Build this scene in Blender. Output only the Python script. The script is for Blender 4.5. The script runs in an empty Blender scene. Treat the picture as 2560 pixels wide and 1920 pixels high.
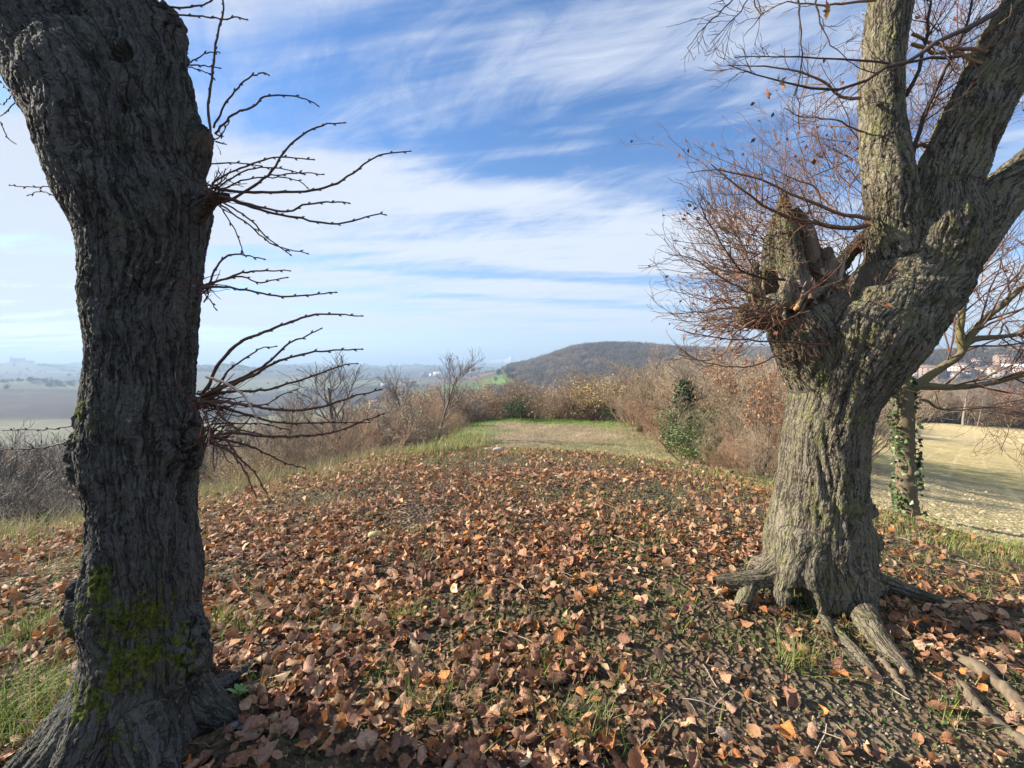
import bpy, math
import numpy as np
from mathutils import Vector

# ------------------------------------------------------------------ camera, world, sun, exposure
scene = bpy.context.scene
COL = scene.collection
PITCH = math.radians(2.3)
CAMZ = 1.5
FPX = 1112.5                       # focal length in pixels of the 2560 wide photograph
cam_d = bpy.data.cameras.new('camera')
cam = bpy.data.objects.new('camera', cam_d)
COL.objects.link(cam)
cam.location = (0, 0, CAMZ)
cam.rotation_euler = (math.pi / 2 - PITCH, 0, 0)
cam_d.sensor_width = 36.0
cam_d.lens = 36.0 * FPX / 2560.0
cam_d.clip_start = 0.05
cam_d.clip_end = 60000.0
scene.camera = cam

SUN_AZ = math.radians(-79)         # from +Y, negative to the left
SUN_EL = math.radians(27)
sun_dir = np.array([math.sin(SUN_AZ) * math.cos(SUN_EL), math.cos(SUN_AZ) * math.cos(SUN_EL), math.sin(SUN_EL)])
sd = bpy.data.lights.new('sun', 'SUN')
sd.energy = 5.0
sd.angle = math.radians(0.55)
sd.color = (1.0, 0.90, 0.75)
sun = bpy.data.objects.new('sun', sd)
COL.objects.link(sun)
sun.rotation_euler = Vector(tuple(-sun_dir)).to_track_quat('-Z', 'Y').to_euler()

scene.view_settings.view_transform = 'Standard'
scene.view_settings.look = 'None'
scene.view_settings.exposure = 1.42
scene.view_settings.gamma = 1.0
scene.view_settings.use_curve_mapping = False
scene.render.engine = 'CYCLES'
cy = scene.cycles
cy.use_denoising = True
try:
    cy.denoiser = 'OPENIMAGEDENOISE'
except Exception:
    pass
cy.max_bounces = 5
cy.diffuse_bounces = 3
cy.glossy_bounces = 2
cy.transmission_bounces = 3
cy.transparent_max_bounces = 6
cy.volume_bounces = 0
cy.use_adaptive_sampling = True
cy.adaptive_threshold = 0.015
cy.sample_clamp_indirect = 4.0
scene.render.use_persistent_data = False


class NT:
    """tiny helper for node trees"""
    def __init__(self, tree):
        self.t = tree

    def n(self, kind, **kw):
        nd = self.t.nodes.new(kind)
        for k, v in kw.items():
            setattr(nd, k, v)
        return nd

    def link(self, a, b):
        self.t.links.new(a, b)

    def put(self, sock, v):
        if hasattr(v, 'is_linked') or hasattr(v, 'links'):
            self.link(v, sock)
        else:
            sock.default_value = v

    def m(self, op, a, b=0.0, c=0.0, clamp=False):
        nd = self.n('ShaderNodeMath', operation=op)
        nd.use_clamp = clamp
        self.put(nd.inputs[0], a)
        self.put(nd.inputs[1], b)
        if op in ('MULTIPLY_ADD', 'SMOOTH_MIN', 'SMOOTH_MAX', 'COMPARE', 'WRAP'):
            self.put(nd.inputs[2], c)
        return nd.outputs[0]

    def vec(self, x, y, z):
        nd = self.n('ShaderNodeCombineXYZ')
        self.put(nd.inputs[0], x); self.put(nd.inputs[1], y); self.put(nd.inputs[2], z)
        return nd.outputs[0]

    def sep(self, v):
        nd = self.n('ShaderNodeSeparateXYZ')
        self.put(nd.inputs[0], v)
        return nd.outputs

    def noise(self, vec, scale, detail=4.0, rough=0.5, dist=0.0, out=0):
        nd = self.n('ShaderNodeTexNoise')
        if vec is not None:
            self.put(nd.inputs['Vector'], vec)
        nd.inputs['Scale'].default_value = scale
        nd.inputs['Detail'].default_value = detail
        nd.inputs['Roughness'].default_value = rough
        nd.inputs['Distortion'].default_value = dist
        return nd.outputs[out]

    def voro(self, vec, scale, feature='F1', out=0):
        nd = self.n('ShaderNodeTexVoronoi', feature=feature)
        if vec is not None:
            self.put(nd.inputs['Vector'], vec)
        nd.inputs['Scale'].default_value = scale
        return nd.outputs[out]

    def vmul(self, v, s):
        nd = self.n('ShaderNodeVectorMath', operation='MULTIPLY')
        self.put(nd.inputs[0], v)
        self.put(nd.inputs[1], s)
        return nd.outputs[0]

    def vadd(self, v, s):
        nd = self.n('ShaderNodeVectorMath', operation='ADD')
        self.put(nd.inputs[0], v)
        self.put(nd.inputs[1], s)
        return nd.outputs[0]

    def ramp(self, f, stops, interp='LINEAR'):
        nd = self.n('ShaderNodeValToRGB')
        cr = nd.color_ramp
        cr.interpolation = interp
        while len(cr.elements) < len(stops):
            cr.elements.new(0.5)
        for e, (p, c) in zip(cr.elements, stops):
            e.position = p
            if not hasattr(c, '__len__'):
                c = (c, c, c)
            e.color = (c[0], c[1], c[2], 1)
        self.put(nd.inputs[0], f)
        return nd.outputs[0]

    def mix(self, f, a, b, blend='MIX'):
        nd = self.n('ShaderNodeMix', data_type='RGBA', blend_type=blend)
        self.put(nd.inputs[0], f)
        for s, v in ((nd.inputs[6], a), (nd.inputs[7], b)):
            if isinstance(v, tuple) and len(v) == 3:
                v = v + (1.0,)
            self.put(s, v)
        return nd.outputs[2]

    def sstep(self, x, a, b):
        nd = self.n('ShaderNodeMapRange', interpolation_type='SMOOTHSTEP')
        self.put(nd.inputs[0], x)
        nd.inputs[1].default_value = a
        nd.inputs[2].default_value = b
        return nd.outputs[0]

    def attr(self, name, out='Fac'):
        nd = self.n('ShaderNodeAttribute', attribute_name=name)
        return nd.outputs[out]


world = bpy.data.worlds.new('World')
scene.world = world
world.use_nodes = True
wt = world.node_tree
wt.nodes.clear()
W = NT(wt)
sky = W.n('ShaderNodeTexSky', sky_type='NISHITA')
sky.sun_disc = False
sky.sun_elevation = SUN_EL
sky.sun_rotation = SUN_AZ
sky.altitude = 400
sky.air_density = 1.0
sky.dust_density = 0.6
sky.ozone_density = 1.6
tc = W.n('ShaderNodeTexCoord').outputs['Generated']
dx, dy, dz = W.sep(tc)
zz = W.m('ADD', W.m('MAXIMUM', dz, 0.0), 0.035)
pu = W.m('DIVIDE', dx, zz)
pv = W.m('DIVIDE', dy, zz)
wq = W.vec(W.m('MULTIPLY', pu, 0.35), W.m('MULTIPLY', pv, 0.6), 3.7)
low = W.noise(wq, 0.9, 3.0, 0.5)                                # slow variation of where clouds lie
vv = W.m('ADD', W.m('ABSOLUTE', pv), W.m('MULTIPLY', W.m('SUBTRACT', low, 0.5), 0.9))
vv = W.m('SUBTRACT', vv, W.m('MULTIPLY', pu, 0.28))
cover = W.ramp(W.m('DIVIDE', vv, 12.0), [
    (0.00, 0.52), (0.085, 0.52), (0.110, 0.42), (0.140, 0.20), (0.182, 0.16), (0.196, 0.55), (0.212, 0.88), (0.300, 0.90), (0.322, 0.34), (0.346, 0.30), (0.366, 0.84),
    (0.420, 0.80), (0.438, 0.36), (0.458, 0.38), (0.485, 0.84), (0.56, 0.62), (0.64, 0.80), (0.72, 0.62), (0.82, 0.40), (1.0, 0.36)])
cover = W.sep(cover)[0]
# whiter towards the sun side of the sky
sunv = W.n('ShaderNodeVectorMath', operation='DOT_PRODUCT')
W.put(sunv.inputs[0], tc)
sunv.inputs[1].default_value = tuple(sun_dir)
mu = sunv.outputs['Value']
glow = W.sstep(mu, 0.35, 0.98)
cover = W.m('ADD', cover, W.m('MULTIPLY', glow, 0.20))
st1 = W.noise(W.vec(W.m('MULTIPLY', pu, 0.30), W.m('MULTIPLY', W.m('ADD', pv, W.m('MULTIPLY', pu, 0.18)), 1.7), W.m('MULTIPLY', pu, 0.1)), 1.15, 8.0, 0.60, 0.45)
st2 = W.noise(W.vec(W.m('ADD', W.m('MULTIPLY', pu, 2.4), W.m('MULTIPLY', pv, 2.0)), W.m('SUBTRACT', W.m('MULTIPLY', pv, 1.1), W.m('MULTIPLY', pu, 0.5)), 1.3), 1.7, 7.0, 0.65, 0.9)
tex = W.m('ADD', W.m('MULTIPLY', st1, 0.72), W.m('MULTIPLY', st2, 0.28))
dens = W.m('ADD', cover, W.m('MULTIPLY', W.m('SUBTRACT', tex, 0.5), 3.0))
dens = W.sstep(dens, 0.10, 0.95)
dens = W.m('MULTIPLY', dens, 0.93)
cl = W.mix(glow, (0.325, 0.347, 0.388), (0.275, 0.288, 0.318))
skyc = W.vmul(sky.outputs[0], (0.060, 0.066, 0.078))
# gentle saturation of the clear blue
hs = W.n('ShaderNodeHueSaturation')
W.put(hs.inputs['Saturation'], W.m('MULTIPLY_ADD', W.sstep(dz, 0.1, 0.5), 0.16, 1.04))
hs.inputs['Value'].default_value = 1.0
W.put(hs.inputs['Color'], skyc)
allc = W.mix(dens, hs.outputs[0], cl)
bg = W.n('ShaderNodeBackground')
W.put(bg.inputs[0], allc)
bg.inputs[1].default_value = 1.0
wo = W.n('ShaderNodeOutputWorld')
W.link(bg.outputs[0], wo.inputs[0])

# ------------------------------------------------------------------ projection helpers
cp, sp = math.cos(PITCH), math.sin(PITCH)


def rays(px, py):
    u = (np.asarray(px, float) - 1280) / FPX
    v = (960 - np.asarray(py, float)) / FPX
    return u, cp + sp * v, -sp + cp * v


def P(px, py, d):
    """world point that stands at forward distance d in the direction of a photograph pixel"""
    x, y, z = rays(px, py)
    t = d / y
    return np.array([x * t, d, CAMZ + z * t])


def zray(px, py, r):
    x, y, z = rays(px, py)
    return CAMZ + z / np.hypot(x, y) * r


def az_of(px):
    x, y, z = rays(px, 960)
    return np.arctan2(x, y)


# ------------------------------------------------------------------ noise
def _hash(ix, iy, iz, seed):
    h = (ix.astype(np.int64) * 374761393 + iy.astype(np.int64) * 668265263 + iz.astype(np.int64) * 2147483647 + seed * 974634777) & 0xffffffff
    h = ((h ^ (h >> 13)) * 1274126177) & 0xffffffff
    h = h ^ (h >> 16)
    return (h & 0xffffff) / float(0xffffff)


def vnoise(x, y, z, seed=0, perx=None):
    x, y, z = np.broadcast_arrays(np.asarray(x, float), np.asarray(y, float), np.asarray(z, float))
    xi, yi, zi = np.floor(x), np.floor(y), np.floor(z)
    fx, fy, fz = x - xi, y - yi, z - zi
    fx = fx * fx * (3 - 2 * fx); fy = fy * fy * (3 - 2 * fy); fz = fz * fz * (3 - 2 * fz)
    out = 0
    for a in (0, 1):
        xa = xi + a
        if perx is not None:
            xa = np.mod(xa, perx)
        wx = fx if a else 1 - fx
        for b in (0, 1):
            wy = fy if b else 1 - fy
            for c in (0, 1):
                wz = fz if c else 1 - fz
                out = out + _hash(xa, yi + b, zi + c, seed) * wx * wy * wz
    return out * 2 - 1


def fbm(x, y, z=0.0, oct=4, seed=0, gain=0.5):
    s, a, f = 0, 1.0, 1.0
    for i in range(oct):
        s = s + a * vnoise(np.asarray(x) * f, np.asarray(y) * f, np.asarray(z) * f, seed + i * 17)
        a *= gain
        f *= 2.03
    return s


def voronoi2(x, y, perx, seed):
    """returns F2-F1, periodic in x with integer period perx, and a cell id value"""
    xi, yi = np.floor(x), np.floor(y)
    f1 = np.full(x.shape, 9.0); f2 = np.full(x.shape, 9.0); cid = np.zeros(x.shape)
    zer = np.zeros_like(xi)
    for a in (-1, 0, 1):
        for b in (-1, 0, 1):
            cx, cyy = xi + a, yi + b
            hx = np.mod(cx, perx)
            jx = _hash(hx, cyy, zer, seed) * 0.9 + 0.05
            jy = _hash(hx, cyy, zer + 5, seed) * 0.9 + 0.05
            d = np.hypot(cx + jx - x, cyy + jy - y)
            idv = _hash(hx, cyy, zer + 9, seed)
            closer = d < f1
            f2 = np.where(closer, f1, np.minimum(f2, d))
            cid = np.where(closer, idv, cid)
            f1 = np.where(closer, d, f1)
    return f2 - f1, cid


def sst(x, a, b):
    t = np.clip((x - a) / (b - a), 0, 1)
    return t * t * (3 - 2 * t)


# ------------------------------------------------------------------ mesh helpers
def link(o, parent=None):
    COL.objects.link(o)
    if parent is not None:
        o.parent = parent
    return o


def make_mesh(name, V, F, mat=None, col=None, smooth=False, attrs=None, uv=None):
    """V (n,3), F list of face arrays (m,k)"""
    if not isinstance(F, (list, tuple)):
        F = [F]
    F = [np.asarray(f, np.int32) for f in F if len(f)]
    me = bpy.data.meshes.new(name)
    V = np.asarray(V, np.float32)
    me.vertices.add(len(V))
    me.vertices.foreach_set('co', V.ravel())
    loops = np.concatenate([f.ravel() for f in F])
    tot = np.concatenate([np.full(len(f), f.shape[1], np.int32) for f in F])
    start = np.concatenate([[0], np.cumsum(tot)[:-1]]).astype(np.int32)
    me.loops.add(len(loops))
    me.loops.foreach_set('vertex_index', loops)
    me.polygons.add(len(tot))
    me.polygons.foreach_set('loop_start', start)
    try:
        me.polygons.foreach_set('loop_total', tot)
    except Exception:
        pass
    if smooth:
        me.polygons.foreach_set('use_smooth', np.ones(len(tot), bool))
    if col is not None:
        a = me.attributes.new('col', 'FLOAT_COLOR', 'POINT')
        c = np.ones((len(V), 4), np.float32)
        c[:, :3] = col
        a.data.foreach_set('color', c.ravel())
    if attrs:
        for k, v in attrs.items():
            if np.ndim(v) == 2:
                a = me.attributes.new(k, 'FLOAT_VECTOR', 'POINT')
                a.data.foreach_set('vector', np.asarray(v, np.float32).ravel())
            else:
                a = me.attributes.new(k, 'FLOAT', 'POINT')
                a.data.foreach_set('value', np.asarray(v, np.float32))
    me.update(calc_edges=True)
    me.validate()
    if mat:
        me.materials.append(mat)
    return me


def obj(name, me, parent=None, **props):
    o = bpy.data.objects.new(name, me)
    link(o, parent)
    for k, v in props.items():
        o[k] = v
    return o


def empty(name, loc=(0, 0, 0), **props):
    o = bpy.data.objects.new(name, None)
    COL.objects.link(o)
    o.location = loc
    o.empty_display_size = 0.2
    for k, v in props.items():
        o[k] = v
    return o


def norm(v):
    return v / np.maximum(np.linalg.norm(v, axis=-1, keepdims=True), 1e-9)


def tubes(Pp, R, sides=4):
    """Pp (N,K,3), R (N,K) -> verts, quads, index of tube per vertex"""
    N, K, _ = Pp.shape
    T = np.empty_like(Pp)
    T[:, 1:-1] = Pp[:, 2:] - Pp[:, :-2]
    T[:, 0] = Pp[:, 1] - Pp[:, 0]
    T[:, -1] = Pp[:, -1] - Pp[:, -2]
    T = norm(T)
    ref = np.where(np.abs(T[:, :1, 2:3]) > 0.8, np.array([1.0, 0.13, 0]), np.array([0.1, 0.05, 1.0]))
    A = norm(np.cross(T, np.broadcast_to(ref, T.shape)))
    B = np.cross(T, A)
    th = np.arange(sides) * 2 * math.pi / sides
    V = Pp[:, :, None, :] + R[:, :, None, None] * (A[:, :, None, :] * np.cos(th)[None, None, :, None] + B[:, :, None, :] * np.sin(th)[None, None, :, None])
    idx = np.arange(N * K * sides).reshape(N, K, sides)
    a = idx[:, :-1, :]; b = np.roll(idx, -1, axis=2)[:, :-1, :]
    c = np.roll(idx, -1, axis=2)[:, 1:, :]; d = idx[:, 1:, :]
    F = np.stack([a, b, c, d], -1).reshape(-1, 4)
    return V.reshape(-1, 3), F


class Acc:
    """collects geometry with colours for one mesh"""
    def __init__(self):
        self.V, self.Q, self.T, self.C, self.n = [], [], [], [], 0

    def add(self, V, F, col):
        V = np.asarray(V)
        F = np.asarray(F)
        if len(V) == 0 or len(F) == 0:
            return
        (self.Q if F.shape[1] == 4 else self.T).append(F + self.n)
        self.V.append(V)
        c = np.empty((len(V), 3)); c[:] = col
        self.C.append(c)
        self.n += len(V)

    def mesh(self, name, mat, smooth=False):
        F = []
        if self.Q: F.append(np.concatenate(self.Q))
        if self.T: F.append(np.concatenate(self.T))
        return make_mesh(name, np.concatenate(self.V), F, mat, np.concatenate(self.C), smooth)


def catmull(pts, n):
    pts = np.asarray(pts, float)
    if len(pts) == 2:
        t = np.linspace(0, 1, n)[:, None]
        return pts[0] * (1 - t) + pts[1] * t
    p = np.vstack([2 * pts[0] - pts[1], pts, 2 * pts[-1] - pts[-2]])
    seg = np.r_[0, np.cumsum(np.maximum(np.linalg.norm(np.diff(pts[:, :3], axis=0), axis=1), 1e-6))]
    t = np.linspace(0, seg[-1], n)
    i = np.clip(np.searchsorted(seg, t, side='right') - 1, 0, len(pts) - 2)
    f = ((t - seg[i]) / (seg[i + 1] - seg[i]))[:, None]
    a, b, c, d = p[i], p[i + 1], p[i + 2], p[i + 3]
    return 0.5 * ((2 * b) + (-a + c) * f + (2 * a - 5 * b + 4 * c - d) * f ** 2 + (-a + 3 * b - 3 * c + d) * f ** 3)


# ------------------------------------------------------------------ terrain height function
COLPX = np.array([-900, 0, 250, 520, 800, 1000, 1150, 1250, 1350, 1450, 1600, 1760, 1950, 2200, 2560, 3500.])
EDGE = np.array([1420, 1345, 1300, 1240, 1180, 1136, 1124, 1122, 1126, 1133, 1150, 1178, 1222, 1290, 1392, 1500.])
ZE = -0.35
FOOT = np.array([-2.4, -2.0, -2.0, -1.9, -1.7, -1.5, -1.45, -1.45, -1.45, -1.4, -1.3, -1.1, -0.95, -0.85, -0.85, -0.9])
Z18 = np.array([-6, -5.5, -5.3, -4.6, -3.6, -2.4, -1.8, -1.75, -1.75, -1.75, -1.75, -1.75, -1.7, -1.7, -1.9, -2])
Z33 = np.array([-12, -11, -11, -9, -7, -4.0, -2.75, -2.62, -2.6, -2.58, -2.6, -2.6, -3, -3.6, -3.8, -4])
Z60 = np.array([-18, -18, -18, -17, -15, -11, -9, -8, -8, -7, -6, -6, -5.5, -6, -6.2, -6.2])
Z150 = np.array([-32, -32, -32, -31, -28, -26, -24, -22, -22, -20, -18, -15, -13.6, -13.6, -13.6, -13.6])
PY400 = np.array([1100, 1095, 1090, 1080, 1045, 1015, 1005, 1000, 1000, 1000, 1000, 990, 1000, 1003, 1003, 1003.])
PY1100 = np.array([980, 968, 974, 990, 972, 960, 948, 926, 905, 874, 867, 876, 885, 897, 888, 884.])
PY2200 = np.array([955, 950, 950, 920, 930, 938, 930, 932, 935, 935, 935, 935, 935, 935, 935, 935.])
PY4500 = np.array([900, 909, 914, 925, 916, 920, 921, 925, 930, 930, 930, 930, 930, 930, 930, 930.])
PY9000 = np.full(16, 925.)
colaz = az_of(COLPX)
slopeE = -(zray(COLPX, EDGE, 1.0) - CAMZ)
RE = (CAMZ - ZE) / slopeE
Rk = np.stack([np.full(16, 1e-3), RE * 0.55, RE, RE * 1.35 + 1, np.full(16, 18.), np.full(16, 33.), np.full(16, 60.), np.full(16, 150.),
               np.full(16, 400.), np.full(16, 1100.), np.full(16, 2200.), np.full(16, 4500.), np.full(16, 9000.), np.full(16, 10600.)], 1)
Zk = np.stack([np.zeros(16), np.full(16, -0.07), np.full(16, ZE), FOOT, Z18, Z33, Z60, Z150, zray(COLPX, PY400, 400.), zray(COLPX, PY1100, 1100.),
               zray(COLPX, PY2200, 2200.), zray(COLPX, PY4500, 4500.), zray(COLPX, PY9000, 9000.) , np.full(16, 20.)], 1)
# close the circle behind the camera
azA = np.r_[-math.pi, -math.radians(110), colaz, math.radians(110), math.pi]
back = (Rk[0] + Rk[-1]) / 2
back[1:4] = (4.5, 8.0, 12.5)
zb = Zk[-1] * 0.5 + Zk[0] * 0.5
zb[:5] = (0, 0.05, -0.1, -0.6, -2)
Rk = np.vstack([back, Rk[:1], Rk, Rk[-1:], back])
Zk = np.vstack([zb, Zk[:1], Zk, Zk[-1:], zb])


def interp_cols(az, Y):
    i = np.clip(np.searchsorted(azA, az, side='right') - 1, 0, len(azA) - 2)
    f = np.clip((az - azA[i]) / (azA[i + 1] - azA[i]), 0, 1)[:, None]
    a, b = Y[i], Y[i + 1]
    m0 = (Y[i + 1] - Y[np.maximum(i - 1, 0)]) / (azA[i + 1] - azA[np.maximum(i - 1, 0)])[:, None]
    i2 = np.minimum(i + 2, len(azA) - 1)
    m1 = (Y[i2] - Y[i]) / (azA[i2] - azA[i])[:, None]
    h = (azA[i + 1] - azA[i])[:, None]
    m0 = m0 * h; m1 = m1 * h
    return (2 * f ** 3 - 3 * f ** 2 + 1) * a + (f ** 3 - 2 * f ** 2 + f) * m0 + (-2 * f ** 3 + 3 * f ** 2) * b + (f ** 3 - f ** 2) * m1


def edge_r(x, y):
    az = np.arctan2(x, y)
    return interp_cols(np.atleast_1d(az), Rk)[:, 2]


def H0(x, y):
    x = np.atleast_1d(np.asarray(x, float)); y = np.atleast_1d(np.asarray(y, float))
    r = np.maximum(np.hypot(x, y), 2e-3)
    az = np.arctan2(x, y)
    R = interp_cols(az, Rk); Z = interp_cols(az, Zk)
    R = np.maximum.accumulate(R, axis=1)
    L = np.log(np.maximum(R, 1e-3) + 4.0); l = np.log(r + 4.0)
    k = np.clip((r[:, None] >= R).sum(1) - 1, 0, R.shape[1] - 2)
    dL = np.maximum(np.diff(L, axis=1), 1e-3); s = np.diff(Z, axis=1) / dL
    m = np.zeros_like(Z)
    a, b = s[:, :-1], s[:, 1:]
    ok = a * b > 0
    m[:, 1:-1] = np.where(ok, 2 * a * b / np.where(ok, a + b, 1.0), 0)
    m[:, 0] = 0; m[:, -1] = 0
    ii = np.arange(len(r))
    h = dL[ii, k]
    f = np.clip((l - L[ii, k]) / h, 0, 1)
    za, zb_, ma, mb = Z[ii, k], Z[ii, k + 1], m[ii, k] * h, m[ii, k + 1] * h
    z = (2 * f ** 3 - 3 * f ** 2 + 1) * za + (f ** 3 - 2 * f ** 2 + f) * ma + (-2 * f ** 3 + 3 * f ** 2) * zb_ + (f ** 3 - f ** 2) * mb
    return z, r


def H(x, y):
    z, r = H0(x, y)
    x = np.atleast_1d(x); y = np.atleast_1d(y)
    z = z + 0.025 * fbm(x * 1.3, y * 1.3, 0, 3, 5) * sst(r, 0.3, 3) + 0.006 * fbm(x * 11, y * 11, 0, 3, 8)
    z = z + 0.12 * fbm(x * 0.35, y * 0.35, 0, 2, 15) * sst(r, 9, 16) * (1 - sst(r, 60, 100))
    z = z + 0.9 * fbm(x / 22., y / 22., 0, 3, 21) * sst(r, 45, 120) + 0.0065 * r * fbm(x / 160., y / 160., 0, 3, 31) * sst(r, 250, 700)
    z = z + 0.006 * r * fbm(x / 700., y / 700., 0, 3, 41) * sst(r, 1300, 2200)
    # lift of the soil round the two old trees
    z = z + 0.08 * np.exp(-((x + 1.42) ** 2 + (y - 1.75) ** 2) / 0.18) + 0.07 * np.exp(-((x - 2.0) ** 2 + (y - 3.0) ** 2) / 0.35)
    return z


def at(px, r):
    """ground point in the direction of photo column px at horizontal range r"""
    a = az_of(px)
    x, y = math.sin(a) * r, math.cos(a) * r
    return x, y, float(H(x, y)[0])


# ------------------------------------------------------------------ materials
def new_mat(name):
    m = bpy.data.materials.new(name)
    m.use_nodes = True
    t = m.node_tree
    t.nodes.clear()
    g = NT(t)
    out = g.n('ShaderNodeOutputMaterial')
    b = g.n('ShaderNodeBsdfPrincipled')
    b.inputs['Roughness'].default_value = 0.9
    b.inputs['Specular IOR Level'].default_value = 0.2
    g.link(b.outputs[0], out.inputs[0])
    return m, g, b, out


def bump(g, b, h, strength, dist):
    nd = g.n('ShaderNodeBump')
    nd.inputs['Strength'].default_value = strength
    nd.inputs['Distance'].default_value = dist
    g.put(nd.inputs['Height'], h)
    g.link(nd.outputs[0], b.inputs['Normal'])


def organic_mat(name, scale=30.0, var=0.35, rough=0.85, translucent=0.0, bumpd=0.0, spec=0.2):
    """colour from the 'col' attribute broken up by noise; optional light shining through thin leaves"""
    m, g, b, out = new_mat(name)
    pos = g.n('ShaderNodeTexCoord').outputs['Object']
    n = g.noise(pos, scale, 3.0, 0.6)
    c = g.n('ShaderNodeAttribute', attribute_name='col').outputs['Color']
    k = g.m('MULTIPLY_ADD', g.m('SUBTRACT', n, 0.5), 2 * var * 1.6, 1.0)
    cc = g.vmul(c, g.vec(k, k, k))
    g.put(b.inputs['Base Color'], cc)
    b.inputs['Roughness'].default_value = rough
    b.inputs['Specular IOR Level'].default_value = spec
    if bumpd:
        bump(g, b, n, 0.6, bumpd)
    if translucent:
        tr = g.n('ShaderNodeBsdfTranslucent')
        g.put(tr.inputs[0], cc)
        mx = g.n('ShaderNodeMixShader')
        mx.inputs[0].default_value = translucent
        g.link(b.outputs[0], mx.inputs[1])
        g.link(tr.outputs[0], mx.inputs[2])
        g.link(mx.outputs[0], out.inputs[0])
    return m


MAT_TWIG = organic_mat('twig_bark', 60, 0.3, 0.7)


def leaf_mat():
    """withered leaf: 'col' with blotches, side veins and a midrib taken from the leaf's own coordinates 'lf'"""
    m, g, b, out = new_mat('dry_leaf')
    pos = g.n('ShaderNodeNewGeometry').outputs['Position']
    c = g.n('ShaderNodeAttribute', attribute_name='col').outputs['Color']
    lx, ly, lz = g.sep(g.n('ShaderNodeAttribute', attribute_name='lf').outputs['Vector'])
    ax = g.m('ABSOLUTE', lx)
    vein = g.sstep(g.m('PINGPONG', g.m('SUBTRACT', g.m('MULTIPLY', ly, 6.5), g.m('MULTIPLY', ax, 2.2)), 0.5), 0.13, 0.02)
    rib = g.sstep(ax, 0.09, 0.02)
    v = g.m('MAXIMUM', g.m('MULTIPLY', vein, 0.7), rib)
    n1 = g.noise(pos, 70.0, 4.0, 0.65)
    n2 = g.noise(pos, 240.0, 3.0, 0.6)
    k = g.m('ADD', g.m('MULTIPLY_ADD', g.m('SUBTRACT', n1, 0.5), 1.5, 1.0), g.m('MULTIPLY', g.m('SUBTRACT', n2, 0.5), 0.7))
    cc = g.vmul(c, g.vec(k, k, k))
    cc = g.mix(g.m('MULTIPLY', v, 0.35), cc, g.vmul(c, (1.7, 1.75, 1.7)))
    blot = g.sstep(g.noise(pos, 110.0, 2.0), 0.62, 0.70)
    cc = g.mix(g.m('MULTIPLY', blot, 0.55), cc, (0.06, 0.035, 0.025))
    g.put(b.inputs['Base Color'], cc)
    b.inputs['Roughness'].default_value = 0.6
    b.inputs['Specular IOR Level'].default_value = 0.3
    bump(g, b, g.m('ADD', g.m('MULTIPLY', v, 0.6), g.m('ADD', n1, g.m('MULTIPLY', n2, .4))), 0.9, 0.0035)
    tr = g.n('ShaderNodeBsdfTranslucent')
    g.put(tr.inputs[0], cc)
    mx = g.n('ShaderNodeMixShader')
    mx.inputs[0].default_value = 0.18
    g.link(b.outputs[0], mx.inputs[1]); g.link(tr.outputs[0], mx.inputs[2]); g.link(mx.outputs[0], out.inputs[0])
    return m


MAT_LEAF = leaf_mat()
MAT_BLADE = organic_mat('grass_blade', 25, 0.2, 0.6, 0.3)
MAT_BUSH = organic_mat('bush_foliage', 3, 0.3, 0.9, 0.15)
MAT_GLOSSY = organic_mat('evergreen_leaf', 5, 0.3, 0.45, 0.1, 0, 0.4)
MAT_STONE = organic_mat('stone', 40, 0.3, 0.9, 0, 0.004)
MAT_PLASTER = organic_mat('plaster', 0.3, 0.1, 0.9)


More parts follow.
